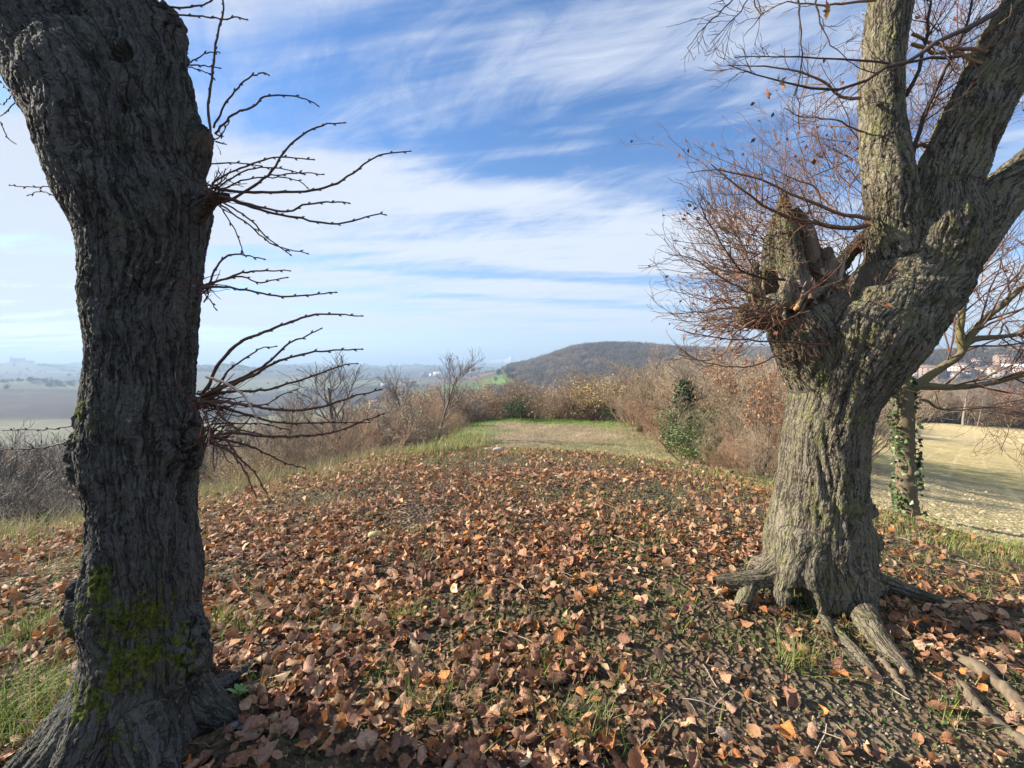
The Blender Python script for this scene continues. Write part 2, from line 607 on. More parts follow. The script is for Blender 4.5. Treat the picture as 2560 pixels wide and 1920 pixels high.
def bark_mat(name, base_a, base_b, lichen, lich_amt, deep):
    """bark: 'barkh' = height of the plate above its furrow, 'moss', 'dead', 'st' = bark coordinates"""
    m, g, b, out = new_mat(name)
    pos = g.n('ShaderNodeTexCoord').outputs['Object']
    st = g.n('ShaderNodeAttribute', attribute_name='st').outputs['Vector']
    hh = g.attr('barkh')
    moss = g.attr('moss')
    dead = g.attr('dead')
    n1 = g.noise(pos, 5.0, 5.0, 0.6)
    wob = g.vmul(g.vadd(g.noise(pos, 14.0, 3.0, 0.5, 0.0, 1), (-.5, -.5, -.5)), (0.035, 0.06, 0.0))
    st = g.vadd(st, wob)
    n2 = g.noise(g.vmul(st, (62.0, 20.0, 1.0)), 1.0, 6.0, 0.7, 0.6)
    def furrow(sx, sy, wd):
        q = g.noise(g.vmul(st, (sx, sy, 0.0)), 1.0, 3.0, 0.5, 0.3)
        return g.sstep(g.m('ABSOLUTE', g.m('SUBTRACT', q, 0.5)), 0.0, wd)
    fa = furrow(25.0, 2.6, 0.075)
    fb = furrow(55.0, 13.0, 0.06)
    vo = g.n('ShaderNodeTexVoronoi', feature='DISTANCE_TO_EDGE')
    g.put(vo.inputs['Vector'], g.vmul(st, (48.0, 30.0, 0.0)))
    vo.inputs['Scale'].default_value = 1.0
    fc = g.sstep(vo.outputs['Distance'], 0.0, 0.14)
    live = g.m('SUBTRACT', 1.0, dead)
    relief = g.m('ADD', g.m('MULTIPLY', fa, 0.5), g.m('ADD', g.m('MULTIPLY', fb, 0.28), g.m('MULTIPLY', fc, 0.22)))
    n3 = g.noise(pos, 95.0, 5.0, 0.7)
    col = g.mix(n1, base_a, base_b)
    k = g.m('MULTIPLY_ADD', n2, 1.0, 0.52)
    col = g.vmul(col, g.vec(k, k, k))
    col = g.mix(g.m('MULTIPLY', g.sstep(hh, 0.50, 0.12), 0.75), col, deep)
    col = g.mix(g.m('MULTIPLY', g.m('MULTIPLY', g.sstep(relief, 0.80, 0.30), 0.85), live), col, deep)
    # lichen and algae film on the plates
    ln = g.noise(pos, 9.0, 6.0, 0.7, 0.4)
    lf = g.m('MULTIPLY', g.sstep(ln, 0.46, 0.66), g.sstep(hh, 0.2, 0.6))
    col = g.mix(g.m('MULTIPLY', lf, lich_amt), col, lichen)
    sp_ = g.noise(pos, 42.0, 4.0, 0.6)
    spots = g.m('MULTIPLY', g.sstep(sp_, 0.62, 0.70), g.sstep(g.noise(pos, 3.1, 2.0), 0.46, 0.6))
    col = g.mix(g.m('MULTIPLY', spots, 0.55), col, (0.36, 0.38, 0.33))
    # bleached or rotten wood
    dw = g.mix(g.noise(g.vmul(st, (60.0, 4.0, 1.0)), 1.0, 4.0, 0.6), (0.075, 0.045, 0.028), (0.34, 0.27, 0.21))
    col = g.mix(dead, col, dw)
    mossc = g.mix(g.sstep(g.noise(pos, 55, 6.0, 0.7), 0.3, 0.75), (0.016, 0.028, 0.005), (0.20, 0.245, 0.03))
    mf = g.sstep(g.m('ADD', moss, g.m('MULTIPLY', g.m('SUBTRACT', g.noise(pos, 26, 4.0, 0.65), 0.5), 1.9)), 0.36, 0.66)
    mf = g.m('MULTIPLY', mf, g.sstep(moss, 0.02, 0.12))
    col = g.mix(mf, col, mossc)
    g.put(b.inputs['Base Color'], col)
    hb = g.m('ADD', g.m('ADD', g.m('MULTIPLY', n2, 0.35), g.m('MULTIPLY', n3, 0.22)), g.m('MULTIPLY', g.m('MULTIPLY', relief, g.m('MULTIPLY_ADD', mf, -0.8, 1.0)), live))
    hb = g.m('ADD', hb, g.m('MULTIPLY', mf, g.m('MULTIPLY', g.noise(pos, 130.0, 4.0, 0.7), 1.1)))
    bump(g, b, hb, 1.0, 0.017)
    b.inputs['Roughness'].default_value = 0.92
    return m


MAT_BARK_L = bark_mat('bark_grey', (0.057, 0.056, 0.052), (0.122, 0.119, 0.110), (0.105, 0.12, 0.09), 0.45, (0.018, 0.017, 0.015))
MAT_BARK_R = bark_mat('bark_olive', (0.135, 0.118, 0.088), (0.26, 0.225, 0.168), (0.185, 0.19, 0.075), 0.7, (0.03, 0.025, 0.018))


# ------------------------------------------------------------------ ground sheet
def smooth_max_patch(px, py_, pxc, pyc, sx, sy):
    return np.exp(-((px - pxc) / sx) ** 2 - ((py_ - pyc) / sy) ** 2)


def build_ground():
    fr = np.radians(np.linspace(-54, 54, 370))
    bk = np.radians(np.linspace(54, 306, 44))[1:-1]
    az = np.r_[fr, bk]
    r = np.r_[0.25, np.geomspace(0.7, 10500, 350)]
    A, R = np.meshgrid(az, r)
    x = (np.sin(A) * R).ravel(); y = (np.cos(A) * R).ravel()
    z = H(x, y)
    nr, na = R.shape
    V = np.stack([x, y, z], 1)
    V = np.vstack([V, [[0, 0, float(H(0.001, 0.001)[0])]]])
    idx = np.arange(nr * na).reshape(nr, na)
    a = idx[:-1]; b = np.roll(idx, -1, 1)[:-1]; c = np.roll(idx, -1, 1)[1:]; d = idx[1:]
    Q = np.stack([a, d, c, b], -1).reshape(-1, 4)
    T = np.stack([idx[0], np.roll(idx[0], -1), np.full(na, nr * na)], -1)[:, ::-1]
    x = V[:, 0]; y = V[:, 1]; z = V[:, 2]
    rr = np.hypot(x, y); aa = np.arctan2(x, y)
    u = np.where(y > 0.01, x / np.maximum(y, 0.01), np.sign(x) * 50)
    px = 1280 + FPX * np.clip(u, -3, 3)
    re = edge_r(x, y)
    mound = 1 - sst(rr / re, 1.0, 1.22)
    col = np.zeros((len(x), 3))
    # ---- far farmland: patches of fields, woods and bare soil laid out over the country
    pal = np.array([(0.09, 0.135, 0.04), (0.15, 0.125, 0.075), (0.085, 0.06, 0.045), (0.05, 0.045, 0.035), (0.12, 0.15, 0.06), (0.19, 0.17, 0.11), (0.06, 0.055, 0.04)])
    sz = np.where(rr > 1700, 420.0, 150.0)
    qx = x + 30 * fbm(x / 90, y / 90, 0, 2, 3); qy = y + 30 * fbm(x / 90 + 7, y / 90, 0, 2, 4)
    for lo, hi, s in ((30, 1700, 130.0), (1700, 20000, 380.0)):
        sel = (rr >= lo) & (rr < hi)
        f, cid = voronoi2((qx[sel] / s), (qy[sel] / (s * 0.7)), 100000, 77)
        pick = np.minimum((cid * 7).astype(int), 6)
        cc = pal[pick]
        hedge = sst(f, 0.05, 0.0)[:, None]
        cc = cc * (.45 if lo < 100 else .6)
        col[sel] = cc * (1 - hedge) + np.array([0.035, 0.032, 0.025]) * hedge
    woodn = sst(fbm(x / 260, y / 260, 0, 3, 55), 0.10, 0.35) * (rr > 180)
    # the big hill on the right is all bare wood
    hill = sst(px, 1190, 1290) * sst(rr, 300, 420) * (1 - sst(rr, 2500, 3000))
    wood = np.maximum(woodn * 0.9, hill)
    # slope under the left side of the mound: bare wood
    leftwood = (1 - sst(px, 900, 1150)) * sst(rr, 8, 14) * (1 - sst(rr, 170, 260))
    wood = np.maximum(wood, leftwood)
    wc = np.array([0.075, 0.06, 0.047])
    col = col * (1 - wood[:, None]) + wc * wood[:, None]

    def blot(p, q, rad, rd, c, k=1.0):
        ax = az_of(p)
        dd = ((aa - ax) * q / rad) ** 2 + ((rr - q) / rd) ** 2
        w_ = np.exp(-dd ** 2)[:, None] * k
        col[:] = col * (1 - w_) + np.array(c) * w_
    blot(1255, 620, 42, 170, (0.12, 0.20, 0.045))          # green meadow at the foot of the hill
    blot(1150, 1000, 110, 260, (0.15, 0.10, 0.075))
    blot(1010, 700, 100, 120, (0.10, 0.15, 0.05))
    blot(40, 880, 230, 240, (0.062, 0.052, 0.048))
    blot(620, 800, 150, 200, (0.06, 0.055, 0.045), .8)
    blot(100, 460, 190, 90, (0.15, 0.15, 0.095))
    blot(100, 1650, 330, 350, (0.13, 0.16, 0.09))
    blot(560, 1500, 260, 320, (0.09, 0.085, 0.07))
    blot(720, 1700, 160, 260, (0.16, 0.14, 0.105))
    blot(640, 600, 120, 140, (0.10, 0.13, 0.06), 0.7)
    # layered country to the left: dark near hill, pale valley, wooded far ridges
    sec = (1 - sst(px, 960, 1150)) * (rr > 250)
    wn = fbm(x / 240, y / 240, 0, 3, 140) * .5
    def band(r0, r1, c, k=1.0):
        rw = rr * (1 + .10 * wn)
        w_ = (sst(rw, r0, r0 * 1.07) * (1 - sst(rw, r1, r1 * 1.06)) * sec * k)[:, None]
        col[:] = col * (1 - w_) + np.array(c) * w_
    band(250, 330, (0.075, 0.07, 0.055), .8)
    band(330, 520, (0.15, 0.15, 0.095), .85)
    band(520, 1110, (0.038, 0.034, 0.036), .92)
    band(1130, 1500, (0.14, 0.15, 0.09), .9)
    band(1500, 1750, (0.05, 0.05, 0.045), .8)
    band(1750, 2050, (0.13, 0.115, 0.085), .85)
    band(2050, 2700, (0.035, 0.035, 0.034), .85)
    band(2900, 3600, (0.10, 0.11, 0.075), .8)
    band(3700, 5200, (0.03, 0.032, 0.032), .9)
    # ---- lower field behind the mound, dry mown stubble with a green verge
    lf = sst(px, 990, 1080) * (1 - sst(rr, 38, 43)) * sst(rr, 9, 11) * (1 - sst(px, 2120, 2180))
    c_st = np.array([0.25, 0.19, 0.115])
    gsel = sst(fbm(x * 0.32, y * 0.32, 0, 3, 66), -0.1, 0.5)[:, None] * 0.55
    cst = c_st * (1 - gsel) + np.array([0.17, 0.185, 0.06]) * gsel
    col = col * (1 - lf[:, None]) + cst * lf[:, None]
    verge = np.maximum(lf * sst(rr, 29, 34) * sst(1750 - px, 0, 250), sst(px, 1000, 1080) * (1 - sst(px, 1140 , 1300)) * sst(rr, 10, 13) * (1 - sst(rr, 38, 40)))
    vg = np.array([0.13, 0.24, 0.035])
    verge = (verge * sst(fbm(x * 0.5, y * 0.5, 0, 3, 67), -0.55, 0.2))[:, None]
    col = col * (1 - verge) + vg * verge
    # ---- sown field on the right
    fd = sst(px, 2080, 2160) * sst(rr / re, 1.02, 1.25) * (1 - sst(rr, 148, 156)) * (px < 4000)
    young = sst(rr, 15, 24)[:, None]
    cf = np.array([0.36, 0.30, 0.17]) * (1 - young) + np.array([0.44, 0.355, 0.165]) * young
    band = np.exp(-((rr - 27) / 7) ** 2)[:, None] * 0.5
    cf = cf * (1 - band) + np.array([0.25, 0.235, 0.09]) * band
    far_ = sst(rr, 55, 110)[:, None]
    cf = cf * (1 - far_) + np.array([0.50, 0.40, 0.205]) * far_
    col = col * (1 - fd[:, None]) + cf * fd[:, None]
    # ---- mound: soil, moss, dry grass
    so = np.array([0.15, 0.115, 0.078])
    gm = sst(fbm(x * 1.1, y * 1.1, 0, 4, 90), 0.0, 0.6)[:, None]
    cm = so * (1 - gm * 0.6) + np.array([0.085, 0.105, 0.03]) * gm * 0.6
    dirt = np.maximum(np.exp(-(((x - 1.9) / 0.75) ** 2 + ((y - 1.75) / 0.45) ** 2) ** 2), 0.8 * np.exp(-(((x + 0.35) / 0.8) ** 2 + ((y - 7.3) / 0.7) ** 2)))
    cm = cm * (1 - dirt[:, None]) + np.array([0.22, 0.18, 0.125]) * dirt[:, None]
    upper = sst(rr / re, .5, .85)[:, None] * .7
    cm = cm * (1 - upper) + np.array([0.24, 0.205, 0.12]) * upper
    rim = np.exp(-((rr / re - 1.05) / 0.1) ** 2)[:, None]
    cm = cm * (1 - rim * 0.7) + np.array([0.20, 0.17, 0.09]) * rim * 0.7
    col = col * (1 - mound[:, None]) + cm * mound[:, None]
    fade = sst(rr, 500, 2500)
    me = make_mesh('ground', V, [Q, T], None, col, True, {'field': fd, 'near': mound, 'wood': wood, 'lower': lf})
    m, g, b, out = new_mat('soil_and_fields')
    pos = g.n('ShaderNodeNewGeometry').outputs['Position']
    c = g.n('ShaderNodeAttribute', attribute_name='col').outputs['Color']
    near = g.attr('near'); field = g.attr('field'); wd = g.attr('wood'); low_ = g.attr('lower')
    na_ = g.noise(pos, 7.0, 8.0, 0.68)
    nb = g.noise(pos, 0.9, 7.0, 0.66)
    nc = g.noise(pos, 0.045, 6.0, 0.62)
    nw = g.noise(pos, 0.16, 4.0, 0.7)
    k = g.m('MULTIPLY_ADD', na_, 1.25, 0.38)
    k2 = g.m('MULTIPLY_ADD', nb, 0.9, 0.55)
    k3 = g.m('MULTIPLY_ADD', nc, 0.7, 0.65)
    kk = g.m('MULTIPLY', g.m('MULTIPLY', k, k2), k3)
    c = g.vmul(c, g.vec(kk, kk, kk))
    vl = g.n('ShaderNodeTexVoronoi', feature='F1')
    g.put(vl.inputs['Vector'], g.vadd(pos, g.vmul(g.noise(pos, 9.0, 2.0, 0.5, 0.0, 1), (0.12, 0.12, 0.12))))
    vl.inputs['Scale'].default_value = 24.0
    lc = g.ramp(g.sep(vl.outputs['Color'])[0], [(0.0, (0.07, 0.048, 0.034)), (0.35, (0.14, 0.088, 0.058)), (0.6, (0.21, 0.135, 0.092)), (0.85, (0.27, 0.19, 0.13)), (1.0, (0.12, 0.10, 0.055))])
    lm_ = g.m('MULTIPLY', near, g.sstep(g.noise(pos, 1.7, 4.0, 0.6), 0.36, 0.54))
    c = g.mix(g.m('MULTIPLY', lm_, 0.75), c, lc)
    # drill rows in the sown field, running away from the trees
    x_, y_, z_ = g.sep(pos)
    a0 = math.radians(46)
    p_ = g.m('SUBTRACT', g.m('MULTIPLY', x_, math.cos(a0)), g.m('MULTIPLY', y_, math.sin(a0)))
    p_ = g.m('ADD', p_, g.m('MULTIPLY', g.noise(pos, 0.03, 2.0), 1.2))
    rows = g.m('PINGPONG', p_, 0.62)
    line = g.m('MULTIPLY', g.sstep(rows, 0.13, 0.0), g.sstep(g.noise(pos, 0.35, 3.0), 0.36, 0.55))
    c = g.mix(g.m('MULTIPLY', g.m('MULTIPLY', line, field), 0.45), c, (0.60, 0.50, 0.30))
    # pale crumbs of soil and straw
    crumbs = g.sstep(g.voro(pos, 14.0), 0.30, 0.12)
    c = g.mix(g.m('MULTIPLY', g.m('MULTIPLY', crumbs, g.m('ADD', low_, g.m('MULTIPLY', field, 0.6), clamp=True)), 0.25), c, (0.48, 0.42, 0.28))
    g.put(b.inputs['Base Color'], c)
    hgt = g.m('ADD', g.m('MULTIPLY', na_, 0.05), g.m('MULTIPLY', nb, g.m('MULTIPLY_ADD', g.m('ADD', field, low_, clamp=True), 0.22, 0.05)))
    hgt = g.m('ADD', hgt, g.m('MULTIPLY', nw, g.m('MULTIPLY', wd, 2.5)))
    hgt = g.m('ADD', hgt, g.m('MULTIPLY', g.m('MULTIPLY', vl.outputs['Distance'], near), 0.25))
    bump(g, b, hgt, 1.0, 1.0)
    me.materials.append(m)
    obj('ground', me, kind='structure', label='rounded grassy mound falling to stubble, a sown field and hazy farmland')


build_ground()


# ------------------------------------------------------------------ thick wood: trunks, limbs, roots grown as one skin
def limb_px(rows, n=40):
    """rows of (px, py, half width in px, forward depth) -> centreline (n,3) and radius (n)"""
    out = []
    for (px, py, hw, d) in rows:
        c = P(px, py, d)
        a1 = math.atan((px - hw - 1280) / FPX); a2 = math.atan((px + hw - 1280) / FPX)
        D = math.hypot(c[0], c[1])
        out.append([c[0], c[1], c[2], D * math.sin((a2 - a1) / 2)])
    q = catmull(out, n)
    return q[:, :3], np.maximum(q[:, 3], 0.004)


def limb_w(rows, n=24):
    q = catmull(rows, n)
    return q[:, :3], np.maximum(q[:, 3], 0.004)


def closed_tube(C, R, sides=22):
    """tube with rounded ends"""
    T0 = norm(C[0] - C[1]); T1 = norm(C[-1] - C[-2])
    C2 = np.vstack([C[0] + T0 * R[0] * 0.72, C[0] + T0 * R[0] * 0.45, C, C[-1] + T1 * R[-1] * 0.45, C[-1] + T1 * R[-1] * 0.72])
    R2 = np.r_[R[0] * 0.25, R[0] * 0.82, R, R[-1] * 0.82, R[-1] * 0.25]
    V, F = tubes(C2[None], R2[None], sides)
    K = len(C2)
    n = len(V)
    V = np.vstack([V, C2[:1] , C2[-1:]])
    i0 = np.arange(sides); i1 = (K - 1) * sides + np.arange(sides)
    T = np.vstack([np.stack([np.roll(i0, -1), i0, np.full(sides, n)], 1), np.stack([i1, np.roll(i1, -1), np.full(sides, n + 1)], 1)])
    return V, F, T


def blob(c, rad, seed=0):
    """lumpy closed ball used for burrs"""
    th = np.linspace(0, math.pi, 12)
    C = np.array([[c[0], c[1], c[2] - math.cos(t) * rad[2]] for t in th])
    sides = 16
    ph = np.arange(sides) * 2 * math.pi / sides
    V = []
    for i, t in enumerate(th):
        rr = max(math.sin(t), 0.02)
        for p in ph:
            k = 1 + 0.16 * float(vnoise(p * 1.3 + seed, t * 2, seed, 3))
            V.append([c[0] + math.cos(p) * rr * rad[0] * k, c[1] + math.sin(p) * rr * rad[1] * k, C[i][2]])
    V = np.array(V)
    idx = np.arange(12 * sides).reshape(12, sides)
    F = np.stack([idx[:-1], np.roll(idx, -1, 1)[:-1], np.roll(idx, -1, 1)[1:], idx[1:]], -1).reshape(-1, 4)
    n = len(V)
    V = np.vstack([V, V[:sides].mean(0), V[-sides:].mean(0)])
    i0 = np.arange(sides); i1 = 11 * sides + i0
    T = np.vstack([np.stack([np.roll(i0, -1), i0, np.full(sides, n)], 1), np.stack([i1, np.roll(i1, -1), np.full(sides, n + 1)], 1)])
    return V, F, T


def grow_skin(limbs, blobs, voxel, smooth_it):
    Vs, Qs, Ts, n = [], [], [], 0
    for (C, R) in limbs:
        V, F, T = closed_tube(C, R)
        Vs.append(V); Qs.append(F + n); Ts.append(T + n); n += len(V)
    for b in blobs:
        V, F, T = blob(*b)
        Vs.append(V); Qs.append(F + n); Ts.append(T + n); n += len(V)
    me = make_mesh('tmp', np.vstack(Vs), [np.vstack(Qs), np.vstack(Ts)])
    o = bpy.data.objects.new('tmp', me)
    COL.objects.link(o)
    md = o.modifiers.new('r', 'REMESH')
    md.mode = 'VOXEL'
    md.voxel_size = voxel
    ms = o.modifiers.new('s', 'SMOOTH')
    ms.factor = 0.5
    ms.iterations = smooth_it
    dg = bpy.context.evaluated_depsgraph_get()
    ev = o.evaluated_get(dg)
    m2 = ev.to_mesh()
    nv = len(m2.vertices)
    co = np.empty(nv * 3, np.float32); m2.vertices.foreach_get('co', co)
    no = np.empty(nv * 3, np.float32); m2.vertices.foreach_get('normal', no)
    nl = len(m2.loops)
    li = np.empty(nl, np.int32); m2.loops.foreach_get('vertex_index', li)
    F = li.reshape(-1, 4) if nl == 4 * len(m2.polygons) else None
    if F is None:
        lt = np.empty(len(m2.polygons), np.int32); m2.polygons.foreach_get('loop_total', lt)
        ls = np.empty(len(m2.polygons), np.int32); m2.polygons.foreach_get('loop_start', ls)
        q = ls[lt == 4]
        F = li[q[:, None] + np.arange(4)[None]]
    ev.to_mesh_clear()
    bpy.data.objects.remove(o)
    bpy.data.meshes.remove(me)
    return co.reshape(-1, 3).astype(float), no.reshape(-1, 3).astype(float), F


def frames(C):
    T = norm(np.gradient(C, axis=0))
    A = np.zeros_like(C)
    a = np.cross(T[0], [-1.0, 0.02, 0.1]); a /= np.linalg.norm(a)
    for i in range(len(C)):
        a = a - T[i] * np.dot(a, T[i]); a /= np.linalg.norm(a)
        A[i] = a
    return T, A, np.cross(T, A)


def bark_fields(co, limbs, barks, cellw, cellh, amp, seed, twist=0.0):
    """blend the plate and furrow pattern of every limb over the skin"""
    N = len(co)
    Wt = np.full(N, 1e-6); Hs = np.zeros(N); ST = np.zeros((N, 3)); AM = np.zeros(N); best = np.full(N, 1e9)
    co32 = co.astype(np.float32)
    for li, (C, R) in enumerate(limbs):
        Cd = catmull(np.column_stack([C, R]), max(60, int(np.linalg.norm(np.diff(C, axis=0), axis=1).sum() / 0.02)))
        Rd = Cd[:, 3]; Cd = Cd[:, :3]
        s = np.r_[0, np.cumsum(np.linalg.norm(np.diff(Cd, axis=0), axis=1))]
        T, A, B = frames(Cd)
        lo = (Cd - Rd[:, None] * 1.6).min(0) - 0.12; hi = (Cd + Rd[:, None] * 1.6).max(0) + 0.12
        sel = np.where(np.all((co > lo) & (co < hi), axis=1))[0]
        if len(sel) == 0:
            continue
        near = np.empty(len(sel), int)
        C32 = Cd.astype(np.float32)
        for k in range(0, len(sel), 20000):
            p = co32[sel[k:k + 20000]]
            d2 = (p ** 2).sum(1)[:, None] - 2 * p @ C32.T + (C32 ** 2).sum(1)[None]
            near[k:k + 20000] = d2.argmin(1)
        dv = co[sel] - Cd[near]
        along = (dv * T[near]).sum(1)
        ss = s[near] + along
        xa = (dv * A[near]).sum(1); xb = (dv * B[near]).sum(1)
        rad = np.hypot(xa, xb)
        d = np.linalg.norm(dv, axis=1) - Rd[near]
        w = np.exp(-np.maximum(d, -0.02) / 0.022)
        Rref = float(np.median(Rd))
        cw, ch, am = cellw * barks[li][0], cellh * barks[li][0], amp * barks[li][1]
        per = max(3, int(round(2 * math.pi * Rref / cw)))
        th = np.arctan2(xb, xa) / (2 * math.pi) * per
        th = th + twist * ss * per + 1.1 * fbm(co[sel, 0] * 5, co[sel, 1] * 5, co[sel, 2] * 3 + seed, 3, seed)
        yy = ss / ch + 0.5 * fbm(co[sel, 0] * 14, co[sel, 1] * 14, co[sel, 2] * 8, 2, seed + 3)
        f, cid = voronoi2(th, yy, per, seed + li * 7)
        f2, cid2 = voronoi2(th * 2 + 0.3, yy * 3.1, per * 2, seed + 50 + li)
        # long interlacing furrows, broken into plates by finer cracks
        wv = vnoise(th * 1.25, ss / (ch * 2.4), li * 3.1, seed + 21) + 0.30 * vnoise(th * 3.1, ss / (ch * 0.6), li * 3.1, seed + 22)
        wv2 = vnoise(th * 2.6 + 9, ss / (ch * 0.9), li * 3.1, seed + 23) + 0.25 * vnoise(th * 6, ss / (ch * 0.3), 0, seed + 24)
        fur = sst(np.abs(wv), 0.0, 0.20) * 0.62 + sst(np.abs(wv2), 0.0, 0.16) * 0.38
        f3, cid3 = voronoi2(th * 3.1 + 0.3, ss / (ch * 0.17), per * 3, seed + 60 + li)
        h = fur * (0.62 + 0.08 * cid) + sst(f, 0.0, 0.16) * 0.12 + 0.06 * cid2 * sst(f2, 0.0, 0.2) + 0.12 * cid3 * sst(f3, 0, 0.25)
        stc = np.stack([th / per * 2 * math.pi * Rref, ss, cid], 1)
        Wt[sel] += w; Hs[sel] += w * h; AM[sel] += w * am
        b = d < best[sel]
        ST[sel[b]] = stc[b]; best[sel[b]] = d[b]
    return Hs / Wt, AM / Wt, ST, best


def make_wood(name, limbs, barks, blobs, voxel, smooth_it, cellw, cellh, amp, seed, mat, parent, mossf, deadf, twist=0.0, extra=None):
    co, no, F = grow_skin(limbs, blobs, voxel, smooth_it)
    lump = fbm(co[:, 0] * 4.5, co[:, 1] * 4.5, co[:, 2] * 4.5, 3, seed + 200)
    co = co + no * (lump * 0.010)[:, None]
    if extra is not None:
        co = extra(co, no)
    h, am, st, dist = bark_fields(co, limbs, barks, cellw, cellh, amp, seed, twist)
    fine = fbm(co[:, 0] * 60, co[:, 1] * 60, co[:, 2] * 45, 2, seed + 9)
    moss = mossf(co); dead = deadf(co)
    d = (h - 0.75) * am + fine * am * 0.10
    d = d * (1 - 0.5 * dead)
    gn = sst(dist, 0.012, 0.04)
    gr = np.abs(fbm(co[:, 0] * 24, co[:, 1] * 24, co[:, 2] * 17, 3, seed + 33))
    d = d - gn * (0.03 * np.exp(-gr * 4) - 0.006)
    h = h * (1 - gn) + gn * sst(gr, 0.0, 0.4)
    mn = fbm(co[:, 0] * 45, co[:, 1] * 45, co[:, 2] * 45, 3, seed + 12)
    d = d + np.clip(moss, 0, 1) * (0.008 + 0.008 * mn)
    co2 = co + no * d[:, None]
    me = make_mesh(name, co2, F, mat, None, True, {'barkh': h, 'moss': moss, 'dead': dead, 'st': st})
    return obj(name, me, parent), co2


def gauss_at(co, pts):
    w = np.zeros(len(co))
    for (c, s, k) in pts:
        w = np.maximum(w, k * np.exp(-(((co - np.array(c)) / np.array(s)) ** 2).sum(1)))
    return w


# ---- left tree ---------------------------------------------------------------------------------
left = empty('old_tree', (-1.42, 1.75, float(H(-1.42, 1.75)[0])), category='tree',
             label='big dark rough-barked trunk with mossy foot and many bare side shoots, filling the left edge')
left_loc = np.array(left.location)
DL = 1.72
edges = [(-40, 300, 465), (0, -110, 372), (60, -80, 420), (140, -40, 468), (230, 35, 470), (300, 78, 520), (360, 97, 540), (440, 122, 532), (510, 150, 548),
         (570, 172, 540), (620, 190, 525), (700, 203, 516), (760, 203, 509), (860, 206, 499), (950, 206, 497), (1030, 200, 503), (1150, 200, 508),
         (1260, 214, 506), (1350, 214, 516), (1440, 205, 524), (1520, 195, 520), (1600, 196, 532), (1700, 194, 534), (1780, 182, 548), (1850, 158, 560), (1930, 120, 575), (2010, 85, 600), (2120, 60, 620)]
rowsL = [((l + r) / 2, y, (r - l) / 2 * 0.985, DL) for (y, l, r) in edges[4:]]
mainL = limb_px(rowsL[::-1], 70)
big = limb_w([[*P(330, 520, DL), 0.15], [*P(250, 330, DL), 0.175], [*P(175, 180, DL + 0.02), 0.19], [*P(95, 40, DL + 0.05), 0.185], [*(P(95, 40, DL) + [-0.16, 0.08, 0.30]), 0.17],
              [*(P(95, 40, DL) + [-0.38, 0.2, 0.75]), 0.14], [*(P(95, 40, DL) + [-0.5, 0.4, 1.35]), 0.09]], 40)
stub = limb_w([[*P(410, 500, DL), 0.12], [*P(405, 330, DL - 0.02), 0.125], [*P(375, 200, DL - 0.04), 0.128], [*P(340, 110, DL - 0.03), 0.125], [*P(300, 20, DL), 0.11],
               [*(P(290, 0, DL) + [0.02, 0.1, 0.35]), 0.09], [*(P(290, 0, DL) + [0.1, 0.25, 0.9]), 0.06]], 36)
knob = limb_w([[*P(420, 440, DL), 0.10], [*P(470, 370, DL), 0.075], [*P(496, 338, DL - 0.01), 0.048]], 14)
spur = limb_w([[*P(440, 540, DL), 0.10], [*P(500, 515, DL), 0.05], [*P(535, 498, DL - 0.03), 0.026], [*P(572, 492, DL - 0.05), 0.013]], 14)
limbsL = [mainL, big, stub, knob, spur]
barksL = [(1, 1), (1, 0.85), (1, 0.9), (0.7, 0.6), (0.6, 0.5)]
base = P(370, 1860, DL)
gz = float(H(base[0], base[1])[0])


def root(angle, length, r0, drop=0.12, up=0.32, c=None, bend=0.3):
    c = c if c is not None else (base[0], base[1])
    a = math.radians(angle)
    rows = []
    for t in np.linspace(0, 1, 7):
        aa = a + bend * t * t
        x = c[0] + math.cos(aa) * (0.06 + length * t); y = c[1] + math.sin(aa) * (0.06 + length * t)
        g = float(H(x, y)[0])
        rr = r0 * (1 - t) ** 0.8 * 0.9 + 0.018
        z = g + up * (1 - t) ** 3 + rr * 0.25 - drop * t * t
        rows.append([x, y, z, rr])
    return limb_w(rows, 26)


def rpath(pts, r0s, lift=0.35):
    """root through photograph points projected on the soil"""
    rows = []
    for (px, py), rr in zip(pts, r0s):
        x, y, z = rays(px, py)
        t = CAMZ / -z
        for _ in range(12):
            X, Y = x * t, y * t
            g = float(H(X, Y)[0]) + rr * lift
            t = (g - CAMZ) / z
        rows.append([x * t, y * t, g, rr])
    return limb_w(rows, 26)


rootsL = [root(200, 0.55, 0.105, up=0.28), root(255, 0.42, 0.10), root(310, 0.42, 0.11, up=0.2), root(150, 0.6, 0.1), root(90, 0.5, 0.1), root(10, 0.35, 0.10), root(232, 0.5, 0.08, bend=-0.3)]
limbsL += rootsL
barksL += [(0.7, 0.6)] * len(rootsL)
LROOT = len(limbsL)
blobsL = [(P(240, 1140, DL - 0.02), (0.078, 0.10, 0.13), 3), (P(235, 1070, DL - 0.01), (0.05, 0.07, 0.11), 9), (P(222, 1510, DL), (0.068, 0.09, 0.13), 1),
          (P(455, 1105, DL), (0.065, 0.09, 0.17), 4), (P(470, 1630, DL - 0.02), (0.085, 0.1, 0.18), 5),
          (P(415, 100, DL - 0.02), (0.07, 0.09, 0.13), 7), (P(330, 1790, DL - 0.13), (0.12, 0.08, 0.14), 8)]
KNOT = P(303, 128, DL - 0.17)


